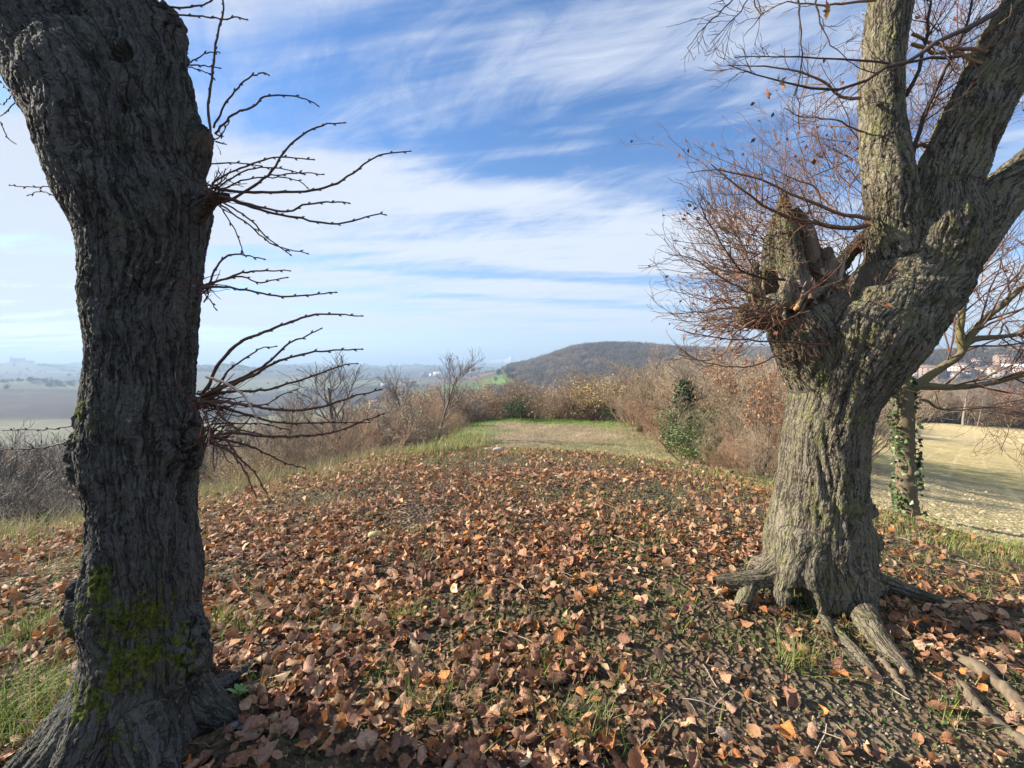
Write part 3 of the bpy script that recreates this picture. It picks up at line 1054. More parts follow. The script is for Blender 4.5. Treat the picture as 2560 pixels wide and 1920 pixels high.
def extraL(co, no):
    # knot hole with a raised lip, and the crease between the two tops
    d = np.sqrt(((co - KNOT) ** 2 * np.array([1, 0.35, 1])).sum(1))
    k = 0.012 * np.exp(-((d - 0.042) / 0.012) ** 2) - 0.045 * np.exp(-(d / 0.028) ** 2)
    front = co[:, 1] < DL - 0.05
    co = co + no * (k * front)[:, None]
    for (p, q) in (((262, 150), (318, 250)), ((318, 250), (326, 400))):
        a = P(*p, DL - 0.16); b = P(*q, DL - 0.16)
        ab = b - a
        t = np.clip(((co - a) @ ab) / (ab @ ab), 0, 1)
        dd = np.linalg.norm((co - (a + t[:, None] * ab)) * np.array([1, 0.3, 1]), axis=1)
        co = co - no * (0.055 * np.exp(-(dd / 0.035) ** 2) * front)[:, None]
    return co


def mossL(co):
    pts = [(P(285, 1450, DL - .13), (.06, .1, .10), 1.0), (P(255, 1500, DL - .10), (.05, .1, .10), .9), (P(265, 1730, DL - .13), (.09, .12, .075), 1.0), (P(235, 1700, DL - .10), (.06, .1, .06), .9),
           (P(222, 1860, DL - .1), (.035, .1, .08), .95), (P(240, 1030, DL - .1), (.04, .1, .05), .95), (P(225, 1080, DL - .1), (.05, .1, .05), .7),
           (P(350, 1560, DL - .17), (.18, .14, .13), .70), (P(420, 1650, DL - .17), (.14, .14, .15), .75), (P(330, 1660, DL - .17), (.16, .14, .12), .7), (P(180, 1570, DL - .05), (.06, .1, .08), .6),
           (P(300, 1830, DL - .17), (.16, .12, .09), .5), (P(265, 1050, DL - .12), (.03, .1, .1), .6)]
    return gauss_at(co, pts)


def deadL(co):
    return gauss_at(co, [(P(510, 345, DL - 0.06), (.04, .09, .035), .8)])


def kid(o):
    """keep world placement under a parent that has a location"""
    o.location = -Vector(tuple(o.parent.location))
    return o


limbsL.append(rpath([(470, 1740), (520, 1722), (580, 1697), (640, 1660), (700, 1614)], [.05, .036, .030, .026, .014], 0.55)); barksL.append((0.5, 0.35))
tl, coL = make_wood('trunk', limbsL, barksL, blobsL, 0.0062, 6, 0.027, 0.11, 0.026, 11, MAT_BARK_L, left, mossL, deadL, 0.0, extraL)
kid(tl)

# ---- right tree --------------------------------------------------------------------------------
DR = 2.95
right = empty('old_tree', (*P(2045, 1500, DR)[:2], 0.0), category='tree',
              label='olive-barked pollard with broken hollow head, forked thick limbs and roots spread over bare soil')
trunkR = limb_px([(2050, 1640, 150, DR), (2048, 1540, 148, DR), (2045, 1420, 146, DR), (2045, 1340, 143, DR), (2046, 1260, 126, DR), (2055, 1180, 116, DR), (2063, 1090, 113, DR), (2080, 1000, 120, DR),
                  (2110, 920, 150, DR), (2140, 850, 180, DR), (2165, 800, 175, DR)], 56)
bigR = limb_px([(2120, 900, 130, DR), (2190, 800, 165, DR), (2290, 700, 145, DR), (2322, 620, 145, DR), (2335, 540, 138, DR)], 36)
headR = limb_px([(2065, 970, 95, DR), (2040, 905, 98, DR), (2018, 855, 95, DR - 0.02), (2003, 815, 93, DR - 0.02)], 26)
limA = limb_px([(2235, 640, 78, DR - 0.02), (2235, 560, 75, DR - 0.04), (2225, 470, 72, DR - 0.06), (2212, 380, 65, DR - 0.05), (2203, 280, 57, DR - 0.04), (2203, 180, 58, DR - 0.02), (2215, 90, 60, DR), (2225, 0, 58, DR), (2235, -130, 52, DR + 0.1), (2230, -330, 44, DR + 0.25), (2215, -560, 30, DR + 0.5)], 60)
limB = limb_px([(2290, 640, 110, DR), (2330, 530, 105, DR), (2375, 430, 98, DR - 0.03), (2425, 320, 95, DR - 0.05), (2475, 210, 95, DR - 0.03), (2535, 90, 95, DR), (2600, -30, 90, DR + 0.05), (2700, -220, 80, DR + 0.2), (2770, -480, 50, DR + 0.5)], 60)
limC = limb_px([(2340, 680, 95, DR), (2400, 600, 95, DR + 0.03), (2480, 510, 85, DR + 0.08), (2570, 430, 78, DR + 0.12), (2690, 330, 72, DR + 0.15), (2900, 180, 60, DR + 0.2), (3150, 20, 40, DR + 0.3)], 44)
limbsR = [trunkR, bigR, headR, limA, limB, limC]
barksR = [(1, 1), (1.05, 1.15), (1, 1), (0.85, 0.75), (1, 0.95), (0.95, 0.8)]
# broken head
dead_specs = [
    [(2000, 760, 40, DR - .02), (1985, 680, 36, DR - .04), (1970, 600, 32, DR - .02), (1962, 545, 25, DR), (1958, 492, 13, DR)],
    [(1930, 740, 34, DR + .08), (1928, 660, 24, DR + .08), (1930, 600, 18, DR + .08), (1945, 540, 14, DR + .06)],
    [(2055, 730, 34, DR + .04), (2035, 650, 27, DR + .02), (2015, 580, 21, DR), (1990, 525, 13, DR)],
    [(2085, 740, 34, DR - .02), (2075, 680, 28, DR - .02), (2068, 625, 15, DR)],
    [(2190, 575, 24, DR + .22), (2130, 630, 22, DR + .2), (2080, 690, 18, DR + .15)],
    [(2190, 690, 22, DR + .12), (2140, 705, 16, DR + .1), (2090, 735, 20, DR + .08)],
    [(1900, 790, 36, DR - .05), (1930, 765, 34, DR - .08), (2000, 748, 17, DR - .15), (2060, 722, 12, DR - .17), (2110, 700, 8, DR - .16)],
    [(1920, 800, 30, DR - .02), (1875, 790, 32, DR - .03), (1862, 776, 27, DR - .03)],
    [(1885, 740, 22, DR), (1880, 700, 16, DR + .02), (1890, 665, 9, DR + .04)],
    [(1960, 760, 24, DR - .13), (1968, 715, 14, DR - .14), (1975, 690, 7, DR - .14)],
]
for s_ in dead_specs:
    limbsR.append(limb_px(s_, 18)); barksR.append((0.42, 0.42))
# root flare
bR = P(2045, 1500, DR)
bc = (bR[0], bR[1])


limbsR += [
    limb_px([(2010, 1330, 70, DR - .05), (1960, 1410, 46, DR - .12), (1900, 1445, 27, DR - .15), (1840, 1452, 22, DR - .14), (1798, 1450, 14, DR - .12)], 22),
    limb_w([[*P(1880, 1452, DR - .15), .05], [*P(1862, 1492, DR - .20), .045], [*P(1846, 1525, DR - .22), .035], [*P(1836, 1562, DR - .22), .02]], 18),
    limb_px([(2000, 1360, 60, DR - .14), (1972, 1440, 42, DR - .2), (1962, 1500, 34, DR - .22), (1975, 1545, 22, DR - .2)], 18),
    limb_px([(2030, 1360, 60, DR - .16), (2020, 1440, 38, DR - .24), (2040, 1500, 30, DR - .28), (2045, 1560, 25, DR - .3), (2055, 1600, 16, DR - .3)], 20),
    limb_px([(2110, 1340, 70, DR - .12), (2130, 1430, 52, DR - .22), (2150, 1500, 42, DR - .28), (2170, 1560, 32, DR - .34)], 18),
    rpath([(2150, 1520), (2185, 1580), (2225, 1630), (2262, 1665), (2285, 1692)], [.085, .06, .05, .035, .012], 0.5),
    rpath([(2075, 1570), (2130, 1620), (2175, 1665), (2200, 1690)], [.045, .036, .028, .012], 0.3),
    rpath([(2045, 1560), (2090, 1605), (2130, 1650), (2150, 1672)], [.035, .028, .02, .01], 0.2),
    limb_w([[bc[0] + .12, bc[1] + .05, .25, .13], [bc[0] + .27, bc[1] + .02, .10, .085], [bc[0] + .48, bc[1] - .02, .03, .05], [bc[0] + .75, bc[1] - .1, -.04, .03]], 18),
    root(60, .6, .12, c=bc), root(110, .6, .12, c=bc), root(160, .5, .12, c=bc), root(20, .5, .12, c=bc),
]
barksR += [(.7, .6), (.5, .4), (.7, .6), (.6, .6), (.7, .7), (.5, .4), (.5, .35), (.5, .35), (.6, .5)] + [(.7, .7)] * 4
blobsR = [(P(2150, 1360, DR - .05), (.13, .13, .16), 2), (P(2165, 1450, DR), (.11, .12, .12), 4), (P(2150, 1270, DR), (.09, .1, .12), 6), (P(2210, 800, DR - .05), (.22, .2, .2), 8), (P(1940, 800, DR), (.08, .12, .08), 9)]
CAV = P(2000, 1522, DR - .33)


def extraR(co, no):
    k = np.zeros(len(co))
    for (p, d, w_, dep) in (((2005, 1525), DR - .28, (.055, .25, .085), .13), ((1992, 1475), DR - .26, (.07, .2, .018), .035), ((2150, 700), DR - .05, (.13, .25, .075), .10),
                            ((2105, 735), DR - .1, (.07, .2, .06), .06), ((2112, 1350), DR - .2, (.03, .2, .10), .04), ((2130, 1290), DR - .2, (.08, .2, .025), .03)):
        c = P(p[0], p[1], d)
        k -= dep * np.exp(-(((co - c) / np.array(w_)) ** 2).sum(1) ** 1.5)
    # twisted sinews running up the trunk
    a = P(2075, 960, DR - .2); b = P(2045, 1350, DR - .25)
    for (p, q, wd, dp) in (((2040, 900), (2075, 1250), .018, .028), ((2075, 1000), (2095, 1350), .02, .022), ((2080, 850), (2050, 1000), .016, .03), ((2150, 830), (2110, 1060), .02, .02)):
        a = P(*p, DR - .25); b = P(*q, DR - .25)
        ab = b - a
        t = np.clip(((co - a) @ ab) / (ab @ ab), 0, 1)
        dd = np.linalg.norm((co - (a + t[:, None] * ab)) * np.array([1, .15, 1]), axis=1)
        k -= dp * np.exp(-(dd / wd) ** 2) * (co[:, 1] < DR)
    # swollen wrinkled collar below the fork
    c = P(2230, 740, DR)
    w_ = np.exp(-(((co - c) / np.array([.42, .5, .36])) ** 2).sum(1))
    wr = fbm(co[:, 0] * 9, co[:, 1] * 9, co[:, 2] * 22, 3, 77)
    k += w_ * wr * .018
    return co + no * k[:, None]


def mossR(co):
    w = gauss_at(co, [(P(2080, 960, DR - .25), (.05, .2, .16), .62), (P(2230, 760, DR - .2), (.25, .3, .25), .33), (P(1950, 560, DR), (.07, .1, .2), .45), (P(1925, 700, DR), (.12, .2, .2), .5),
                      (P(2100, 1200, DR - .2), (.10, .2, .4), .30), (P(2190, 1600, DR - .4), (.10, .2, .2), .3), (P(2190, 450, DR), (.06, .2, .15), .5), (P(2380, 450, DR), (.1, .2, .3), .33)])
    return w


def deadR(co):
    n_ = fbm(co[:, 0] * 12, co[:, 1] * 12, co[:, 2] * 6, 3, 31)
    w = gauss_at(co, [(P(2035, 610, DR), (.08, .2, .18), 1.1), (P(2085, 680, DR), (.10, .2, .16), 1.1), (P(1985, 720, DR - .1), (.12, .15, .09), .95), (P(2050, 745, DR - .15), (.14, .12, .05), .8),
                      (P(1930, 740, DR), (.10, .15, .07), .8), (P(2150, 700, DR), (.14, .15, .08), .9), (P(2003, 1520, DR - .25), (.05, .15, .08), .7)])
    return np.clip(w + n_ * .3 * (w > .25), 0, 1)


tr_, coR = make_wood('trunk', limbsR, barksR, blobsR, 0.0081, 3, 0.030, 0.12, 0.024, 37, MAT_BARK_R, right, mossR, deadR, 0.0, extraR)
kid(tr_)


# ------------------------------------------------------------------ twigs and shoots
def spawn(rng, par, prad, n, L, K=6, spread=0.9, up=0.2, wob=0.16, rr=0.55, tmin=0.2, tmax=1.0, tip=0.3, trop=0.04):
    """n children along every parent polyline; par (N,K,3), prad (N,K)"""
    N, Kp, _ = par.shape
    idx = np.repeat(np.arange(N), n)
    M = len(idx)
    t = rng.uniform(tmin, tmax, M) * (Kp - 1)
    k = np.minimum(t.astype(int), Kp - 2)
    f = (t - k)[:, None]
    pos = par[idx, k] * (1 - f) + par[idx, k + 1] * f
    pr = prad[idx, k] * (1 - f[:, 0]) + prad[idx, k + 1] * f[:, 0]
    tan = norm(par[idx, k + 1] - par[idx, k])
    rnd = rng.normal(size=(M, 3))
    rnd = norm(rnd - tan * (rnd * tan).sum(1, keepdims=True))
    d = norm(tan + rnd * spread * rng.uniform(0.6, 1.3, (M, 1)) + np.array([0, 0, up]))
    LL = L * rng.uniform(0.5, 1.25, M) * (1.15 - 0.55 * (t / (Kp - 1)))
    pts = [pos]
    for i in range(K - 1):
        pts.append(pts[-1] + d * (LL / (K - 1))[:, None])
        d = norm(d + rng.normal(size=(M, 3)) * wob + np.array([0, 0, trop]))
    pts = np.stack(pts, 1)
    r0 = np.maximum(pr * rr, 0)
    rad = r0[:, None] * np.linspace(1, tip, K)[None]
    return pts, rad


def leaf_quads(rng, pos, size, flat=0.0):
    """small folded leaves at points; returns verts, tris"""
    N = len(pos)
    a = norm(rng.normal(size=(N, 3)))
    b = rng.normal(size=(N, 3)); b = norm(b - a * (a * b).sum(1, keepdims=True))
    c = np.cross(a, b)
    s = (size * rng.uniform(0.5, 1.3, N))[:, None]
    p0 = pos - a * s * 0.5; p1 = pos + b * s * 0.36 + c * s * 0.1; p2 = pos + a * s * 0.5 - c * s * 0.08; p3 = pos - b * s * 0.36 + c * s * 0.1
    V = np.stack([p0, p1, p2, p3], 1).reshape(-1, 3)
    i = np.arange(N)[:, None] * 4
    T = np.vstack([i + np.array([[0, 1, 2]]), i + np.array([[0, 2, 3]])])
    return V, T


def pick_cols(rng, n, cols, rep, jit=0.15):
    cols = np.array(cols)
    c = cols[rng.integers(0, len(cols), n)] * rng.uniform(1 - jit, 1 + jit, (n, 1))
    return np.repeat(c, rep, axis=0)


TW_DARK = (0.060, 0.040, 0.032)
TW_RED = (0.21, 0.125, 0.082)
TW_TAN = (0.26, 0.16, 0.095)


def shoot(name, parent, pts_px, d0, d1, r0, r1, colr, seed, buds=True):
    rng = np.random.default_rng(seed)
    n = len(pts_px)
    ds = np.linspace(d0, d1, n)
    pts = np.array([P(p[0], p[1], d) for p, d in zip(pts_px, ds)])
    K = max(8, 4 * n)
    C = catmull(pts, K)
    C[1:-1] += rng.normal(size=(K - 2, 3)) * 0.0012
    R = np.linspace(1, 0, K) ** 0.75 * (r0 - r1) + r1
    R = R * (1 + 0.12 * (np.arange(K) % 4 == 2))
    acc = Acc()
    V, F = tubes(C[None], R[None], 6)
    acc.add(V, F, colr)
    if buds:
        L = np.linalg.norm(np.diff(C, axis=0), axis=1).sum()
        nb = max(2, int(L / 0.055))
        T = norm(np.gradient(C, axis=0))
        for i in range(nb):
            k = int((0.25 + 0.75 * (i + 0.5) / nb) * (K - 1))
            side = (1 if i % 2 else -1)
            nrm = norm(np.cross(T[k], [0.1, 1, 0.1]))
            if nrm[2] < 0: nrm = -nrm
            c0 = C[k]
            q = np.array([c0, c0 + (nrm * side * 0.6 + T[k] * 0.5) * 0.006, c0 + (nrm * side * 0.65 + T[k] * 0.9) * 0.011])
            V, F = tubes(q[None], np.array([[0.0028, 0.0032, 0.0007]]), 5)
            acc.add(V, F, colr)
        q = np.array([C[-1] - T[-1] * 0.004, C[-1] + T[-1] * 0.002, C[-1] + T[-1] * 0.008])
        V, F = tubes(q[None], np.array([[r1, 0.0032, 0.0008]]), 5)
        acc.add(V, F, colr)
    return kid(obj(name, acc.mesh(name, MAT_TWIG, True), parent))


LS = [  # side shoots of the left tree, from the photograph
 ([(529, 380), (521, 270), (531, 189), (538, 116), (552, 58), (560, 23), (557, 0), (545, -80)], 1.60, 1.62, .0055, .0022),
 ([(534, 320), (563, 262), (606, 208), (650, 183), (672, 188)], 1.62, 1.55, .0045, .002),
 ([(538, 334), (579, 288), (633, 266), (664, 241), (726, 239), (776, 253), (794, 264)], 1.62, 1.7, .0045, .002),
 ([(560, 505), (583, 496), (672, 436), (714, 374), (764, 332), (807, 313), (861, 307)], 1.60, 1.7, .0058, .002),
 ([(530, 469), (594, 479), (710, 481), (811, 469), (872, 440), (923, 401), (961, 385), (1025, 378)], 1.62, 1.75, .0065, .002),
 ([(548, 490), (625, 510), (710, 529), (768, 511), (830, 505), (872, 508)], 1.58, 1.5, .0055, .002),
 ([(560, 492), (652, 525), (749, 546), (845, 559), (938, 537), (963, 537)], 1.58, 1.65, .006, .002),
 ([(555, 505), (625, 548), (664, 591), (726, 637)], 1.60, 1.5, .004, .0018),
 ([(550, 512), (633, 571), (679, 610), (768, 634)], 1.62, 1.7, .004, .0018),
 ([(550, 515), (587, 575), (606, 625), (614, 640)], 1.62, 1.6, .003, .0016),
 ([(530, 459), (583, 428), (660, 401), (710, 393), (783, 399)], 1.62, 1.5, .004, .0018),
 ([(545, 470), (610, 428), (687, 419), (760, 436)], 1.6, 1.7, .0035, .0018),
 ([(660, 440), (700, 437), (764, 432), (807, 436)], 1.65, 1.7, .003, .0018),
 ([(535, 485), (610, 450), (687, 442), (741, 450), (768, 469)], 1.65, 1.75, .0035, .0018),
 ([(526, 409), (598, 407), (652, 415)], 1.62, 1.6, .003, .0018),
 ([(375, 12), (440, 35), (517, 42), (560, 48), (590, 42), (617, 49)], 1.66, 1.6, .004, .002),
 ([(380, 5), (440, 19), (490, 15), (525, 4), (570, -25)], 1.68, 1.7, .0045, .002),
 ([(466, 160), (480, 153), (517, 133), (548, 131)], 1.66, 1.6, .003, .0018),
 ([(466, 162), (509, 164), (548, 170)], 1.66, 1.7, .003, .0018),
 ([(466, 165), (500, 175), (523, 185), (535, 196)], 1.66, 1.7, .0025, .0018),
 ([(535, 350), (555, 335), (572, 304)], 1.62, 1.6, .0025, .0018),
 ([(505, 720), (521, 717), (544, 665), (579, 636), (660, 648)], 1.6, 1.55, .005, .002),
 ([(505, 716), (560, 697), (602, 683), (660, 677), (723, 677)], 1.6, 1.7, .0055, .002),
 ([(505, 718), (560, 717), (602, 723), (694, 740), (780, 737), (839, 731)], 1.58, 1.5, .0055, .002),
 ([(530, 706), (600, 692), (648, 706), (717, 694)], 1.6, 1.6, .004, .002),
 ([(505, 725), (522, 745), (540, 773)], 1.6, 1.6, .003, .0018),
 ([(505, 985), (521, 966), (539, 924), (591, 862), (651, 833), (729, 805), (771, 790), (841, 785), (904, 790)], 1.56, 1.5, .0075, .002),
 ([(520, 990), (557, 951), (573, 924), (633, 882), (651, 871), (689, 866)], 1.56, 1.7, .005, .002),
 ([(505, 990), (540, 972), (597, 948), (663, 912), (720, 860), (756, 844), (802, 822)], 1.55, 1.6, .007, .002),
 ([(505, 990), (560, 968), (627, 942), (690, 906), (741, 889), (817, 877), (904, 873)], 1.54, 1.45, .007, .002),
 ([(500, 1000), (540, 983), (591, 978), (663, 975), (726, 957), (777, 942), (847, 916), (892, 909)], 1.55, 1.7, .007, .002),
 ([(500, 1005), (560, 1005), (621, 1014), (696, 1025), (756, 1025), (817, 1013), (892, 989), (952, 974)], 1.52, 1.42, .0072, .002),
 ([(500, 1005), (545, 1015), (621, 1038), (690, 1056), (771, 1058), (850, 1057), (922, 1056)], 1.55, 1.65, .006, .002),
 ([(512, 1100), (545, 1088), (585, 1082), (651, 1090), (735, 1091), (826, 1082), (901, 1056), (958, 1035)], 1.55, 1.5, .007, .002),
 ([(512, 1098), (545, 1096), (621, 1114), (675, 1139), (717, 1159), (762, 1171)], 1.55, 1.7, .0055, .002),
 ([(512, 1100), (530, 1100), (576, 1129), (609, 1174), (639, 1237)], 1.53, 1.42, .005, .002),
 ([(530, 1090), (567, 1102), (597, 1144), (633, 1177), (666, 1231)], 1.53, 1.45, .0045, .002),
 ([(505, 1000), (539, 1011), (560, 1047), (597, 1074), (651, 1085)], 1.5, 1.45, .005, .002),
 ([(520, 1005), (560, 1003), (621, 1011), (663, 1011), (705, 987), (741, 974)], 1.58, 1.7, .004, .002),
 ([(512, 1070), (539, 1059), (591, 1059), (651, 1059), (720, 1074)], 1.58, 1.7, .004, .002),
 ([(500, 1010), (515, 1040), (525, 1075), (522, 1110)], 1.5, 1.45, .003, .002),
 ([(195, 1062), (160, 1068), (116, 1074), (60, 1074), (9, 1076)], 1.7, 1.75, .0035, .002),
 ([(172, 1103), (130, 1115), (81, 1121), (30, 1123), (-20, 1123)], 1.7, 1.7, .0038, .002),
 ([(140, 462), (110, 466), (60, 467), (25, 463)], 1.75, 1.8, .003, .0018),
 ([(150, 500), (125, 485), (100, 478), (70, 488)], 1.75, 1.8, .0028, .0018),
 ([(60, 250), (30, 238), (10, 215), (-20, 190)], 1.8, 1.9, .003, .0018),
 ([(45, 248), (20, 275), (0, 290), (-20, 280)], 1.8, 1.9, .0028, .0018),
 ([(40, 360), (20, 345), (0, 305), (-20, 290)], 1.85, 1.9, .0028, .0018),
 ([(30, 238), (15, 255), (5, 262), (-15, 250)], 1.8, 1.85, .0025, .0018),
]
for i, (pp, d0, d1, r0, r1) in enumerate(LS):
    o = shoot('twig', left, pp, d0, d1, r0 * 0.82, r1 * 0.9, (0.085, 0.055, 0.045) if i < 26 or i > 40 else (0.10, 0.052, 0.036), 100 + i)
o = shoot('twig', left, [(516, 942), (567, 960), (603, 984), (627, 1017), (648, 1059), (666, 1083)], 1.45, 1.42, .0045, .002, (0.42, 0.29, 0.22), 99)
o['label'] = 'pale bent dead shoot hanging down across the darker ones'


def shoot_fuzz():
    """short tangled shoots at the burrs of the left tree"""
    rng = np.random.default_rng(5)
    acc = Acc()
    for (px, py, d, n, L, dirx) in ((512, 1000, 1.56, 46, .20, 1), (520, 1090, 1.56, 34, .18, 1), (512, 716, 1.6, 14, .10, 1), (532, 480, 1.6, 24, .16, 1), (540, 340, 1.62, 5, .06, 1), (190, 1135, 1.68, 8, .07, -1)):
        p = P(px, py, d)
        K = 7
        N = n
        start = p + rng.normal(size=(N, 3)) * np.array([.012, .02, .022])
        dd = norm(np.stack([dirx * rng.uniform(.5, 1.2, N), rng.normal(0, .5, N) - .15, rng.normal(0, .55, N)], 1))
        LL = L * rng.uniform(.3, 1.2, N)
        pts = [start - dd * .03]
        for k in range(K - 1):
            pts.append(pts[-1] + dd * (LL / (K - 1))[:, None])
            dd = norm(dd + rng.normal(size=(N, 3)) * .16 + np.array([0, 0, .05]))
        pts = np.stack(pts, 1)
        rad = rng.uniform(.0014, .0034, N)[:, None] * np.linspace(1, .5, K)[None]
        V, F = tubes(pts, rad, 4)
        acc.add(V, F, (0.095, 0.052, 0.038))
        ch, cr = spawn(rng, pts, rad, 1, L * .3, 4, .9, .1, .2, .7)
        V, F = tubes(ch, cr, 3)
        acc.add(V, F, (0.10, 0.055, 0.04))
    # crown high above the picture
    st = np.array([coL[np.argmax(coL[:, 2])]])
    return acc


kid(obj('twigs', shoot_fuzz().mesh('twigs', MAT_TWIG, True), left, kind='stuff'))


def crown_above(parent, limbs, seed, n1, L1, colr, extra_leaf=0):
    rng = np.random.default_rng(seed)
    acc = Acc()
    for (C, R) in limbs:
        i = np.linspace(int(len(C) * .45), len(C) - 1, 8).astype(int)
        par = C[i][None]; pr = R[i][None]
        p1, r1 = spawn(rng, par, pr * .35, n1, L1, 8, .9, .35, .14, .8, .1, 1.0)
        p2, r2 = spawn(rng, p1, r1, 5, L1 * .55, 6, .8, .2, .16, .6)
        p3, r3 = spawn(rng, p2, r2, 3, L1 * .28, 5, .8, .1, .18, .6)
        for (p, r, s) in ((p1, r1, 5), (p2, r2, 4), (p3, r3, 3)):
            V, F = tubes(p, np.maximum(r, .0012), s)
            acc.add(V, F, colr)
    return acc


cr_ = crown_above(left, [(big[0][18:], big[1][18:]), (stub[0][22:], stub[1][22:])], 8, 6, 1.1, TW_DARK)
kid(obj('crown', cr_.mesh('crown', MAT_TWIG), left, kind='stuff'))


# ---- twigs of the right tree
def traced(rows, r0, r1):
    """rows (px,py,d)"""
    pts = np.array([P(*r) for r in rows])
    K = 14
    C = catmull(pts, K)
    R = np.linspace(r0, r1, K)
    return C, R


RB = [  # (points, r0, r1, colour, children, child length)
 ([(2175, 560, 2.85), (2110, 570, 2.75), (2040, 560, 2.7), (1950, 535, 2.65), (1880, 495, 2.6), (1800, 430, 2.6), (1777, 410, 2.6)], .016, .0025, (0.16, .09, .05), 10, .32),
 ([(2175, 548, 2.85), (2090, 530, 2.8), (1990, 490, 2.8), (1880, 445, 2.75), (1790, 425, 2.7), (1718, 433, 2.7)], .012, .002, TW_RED, 12, .3),
 ([(2110, 545, 2.8), (2060, 500, 2.9), (2030, 465, 2.9), (1990, 450, 2.9), (1940, 425, 2.9)], .008, .002, TW_RED, 8, .3),
 ([(2490, 30, 2.85), (2440, 60, 2.8), (2350, 100, 2.7), (2290, 140, 2.6), (2230, 165, 2.55), (2140, 215, 2.5), (2060, 222, 2.5), (1980, 218, 2.5), (1900, 190, 2.5), (1820, 162, 2.5)], .018, .002, (0.10, .065, .05), 14, .28),
 ([(2400, 140, 2.75), (2330, 145, 2.7), (2240, 160, 2.6), (2140, 150, 2.5), (2040, 142, 2.5), (1940, 141, 2.5), (1836, 143, 2.5)], .009, .002, (0.10, .065, .05), 9, .2),
 ([(2150, 245, 2.85), (2100, 240, 2.8), (2060, 205, 2.75), (2000, 180, 2.7), (1930, 168, 2.7), (1818, 163, 2.7)], .010, .002, TW_TAN, 9, .25),
 ([(2160, 330, 2.9), (2080, 300, 2.85), (2000, 290, 2.8), (1960, 270, 2.8)], .006, .002, TW_RED, 8, .25),
 ([(1962, 700, 2.75), (1880, 690, 2.6), (1830, 650, 2.5), (1790, 590, 2.5), (1760, 530, 2.5), (1742, 495, 2.5)], .008, .002, TW_DARK, 16, .3),
 ([(1930, 750, 2.75), (1850, 720, 2.6), (1780, 680, 2.55), (1720, 640, 2.5), (1672, 637, 2.5)], .007, .002, TW_RED, 16, .28),
 ([(1900, 700, 2.8), (1850, 600, 2.7), (1800, 540, 2.7), (1745, 480, 2.7)], .006, .002, TW_RED, 14, .3),
 ([(1920, 780, 2.75), (1830, 770, 2.65), (1750, 780, 2.6), (1668, 782, 2.6)], .007, .002, TW_RED, 16, .26),
 ([(2075, 865, 2.6), (2010, 858, 2.5), (1930, 855, 2.45), (1800, 845, 2.4), (1690, 822, 2.4)], .0075, .002, (0.13, .06, .035), 9, .22),
 ([(2075, 865, 2.6), (2050, 830, 2.5), (2020, 810, 2.45), (1960, 800, 2.4)], .005, .002, (0.13, .06, .035), 5, .15),
 ([(1890, 800, 2.8), (1840, 830, 2.7), (1810, 880, 2.65), (1770, 900, 2.6), (1710, 895, 2.6)], .008, .002, TW_TAN, 14, .25),
 ([(1960, 880, 2.7), (1900, 910, 2.6), (1840, 915, 2.55), (1760, 905, 2.5), (1700, 870, 2.5)], .0065, .002, TW_RED, 12, .22),
 ([(2190, 0, 2.8), (2100, 10, 2.75), (2030, 12, 2.7), (1960, 5, 2.7), (1900, 40, 2.7)], .008, .002, TW_TAN, 8, .25),
 ([(1990, -60, 2.6), (1995, 0, 2.55), (1998, 60, 2.5), (2005, 130, 2.5), (2000, 190, 2.5), (1985, 240, 2.5)], .006, .002, TW_DARK, 6, .2),
 ([(2030, -40, 2.7), (2050, 60, 2.65), (2085, 120, 2.6), (2120, 150, 2.6)], .006, .002, TW_DARK, 5, .2),
 ([(1870, -120, 2.6), (1850, -30, 2.6), (1800, 30, 2.6), (1760, 70, 2.6), (1718, 120, 2.6)], .006, .0018, TW_DARK, 8, .25),
 ([(1900, -100, 2.6), (1870, 0, 2.6), (1830, 50, 2.6), (1775, 110, 2.6)], .005, .0018, TW_DARK, 8, .22),
 ([(1880, -90, 2.7), (1885, 0, 2.7), (1900, 40, 2.7), (1860, 90, 2.7)], .005, .0018, TW_DARK, 6, .2),
 ([(2270, 420, 2.9), (2310, 300, 2.95), (2360, 180, 3.0), (2410, 90, 3.0), (2430, 0, 3.0)], .014, .006, TW_DARK, 22, .5),
 ([(2265, 240, 2.9), (2300, 170, 2.9), (2320, 60, 2.95), (2330, -30, 3.0)], .012, .005, TW_DARK, 16, .45),
 ([(2275, 360, 2.95), (2330, 365, 2.95)], .014, .013, TW_TAN, 2, .2),
 ([(2280, 110, 2.9), (2340, 130, 2.9), (2420, 120, 2.9), (2470, 130, 2.85)], .011, .01, TW_TAN, 8, .3),
 ([(2280, 85, 2.95), (2340, 110, 2.95), (2400, 135, 2.9), (2460, 160, 2.85)], .010, .009, (.3, .18, .09), 8, .3),
]


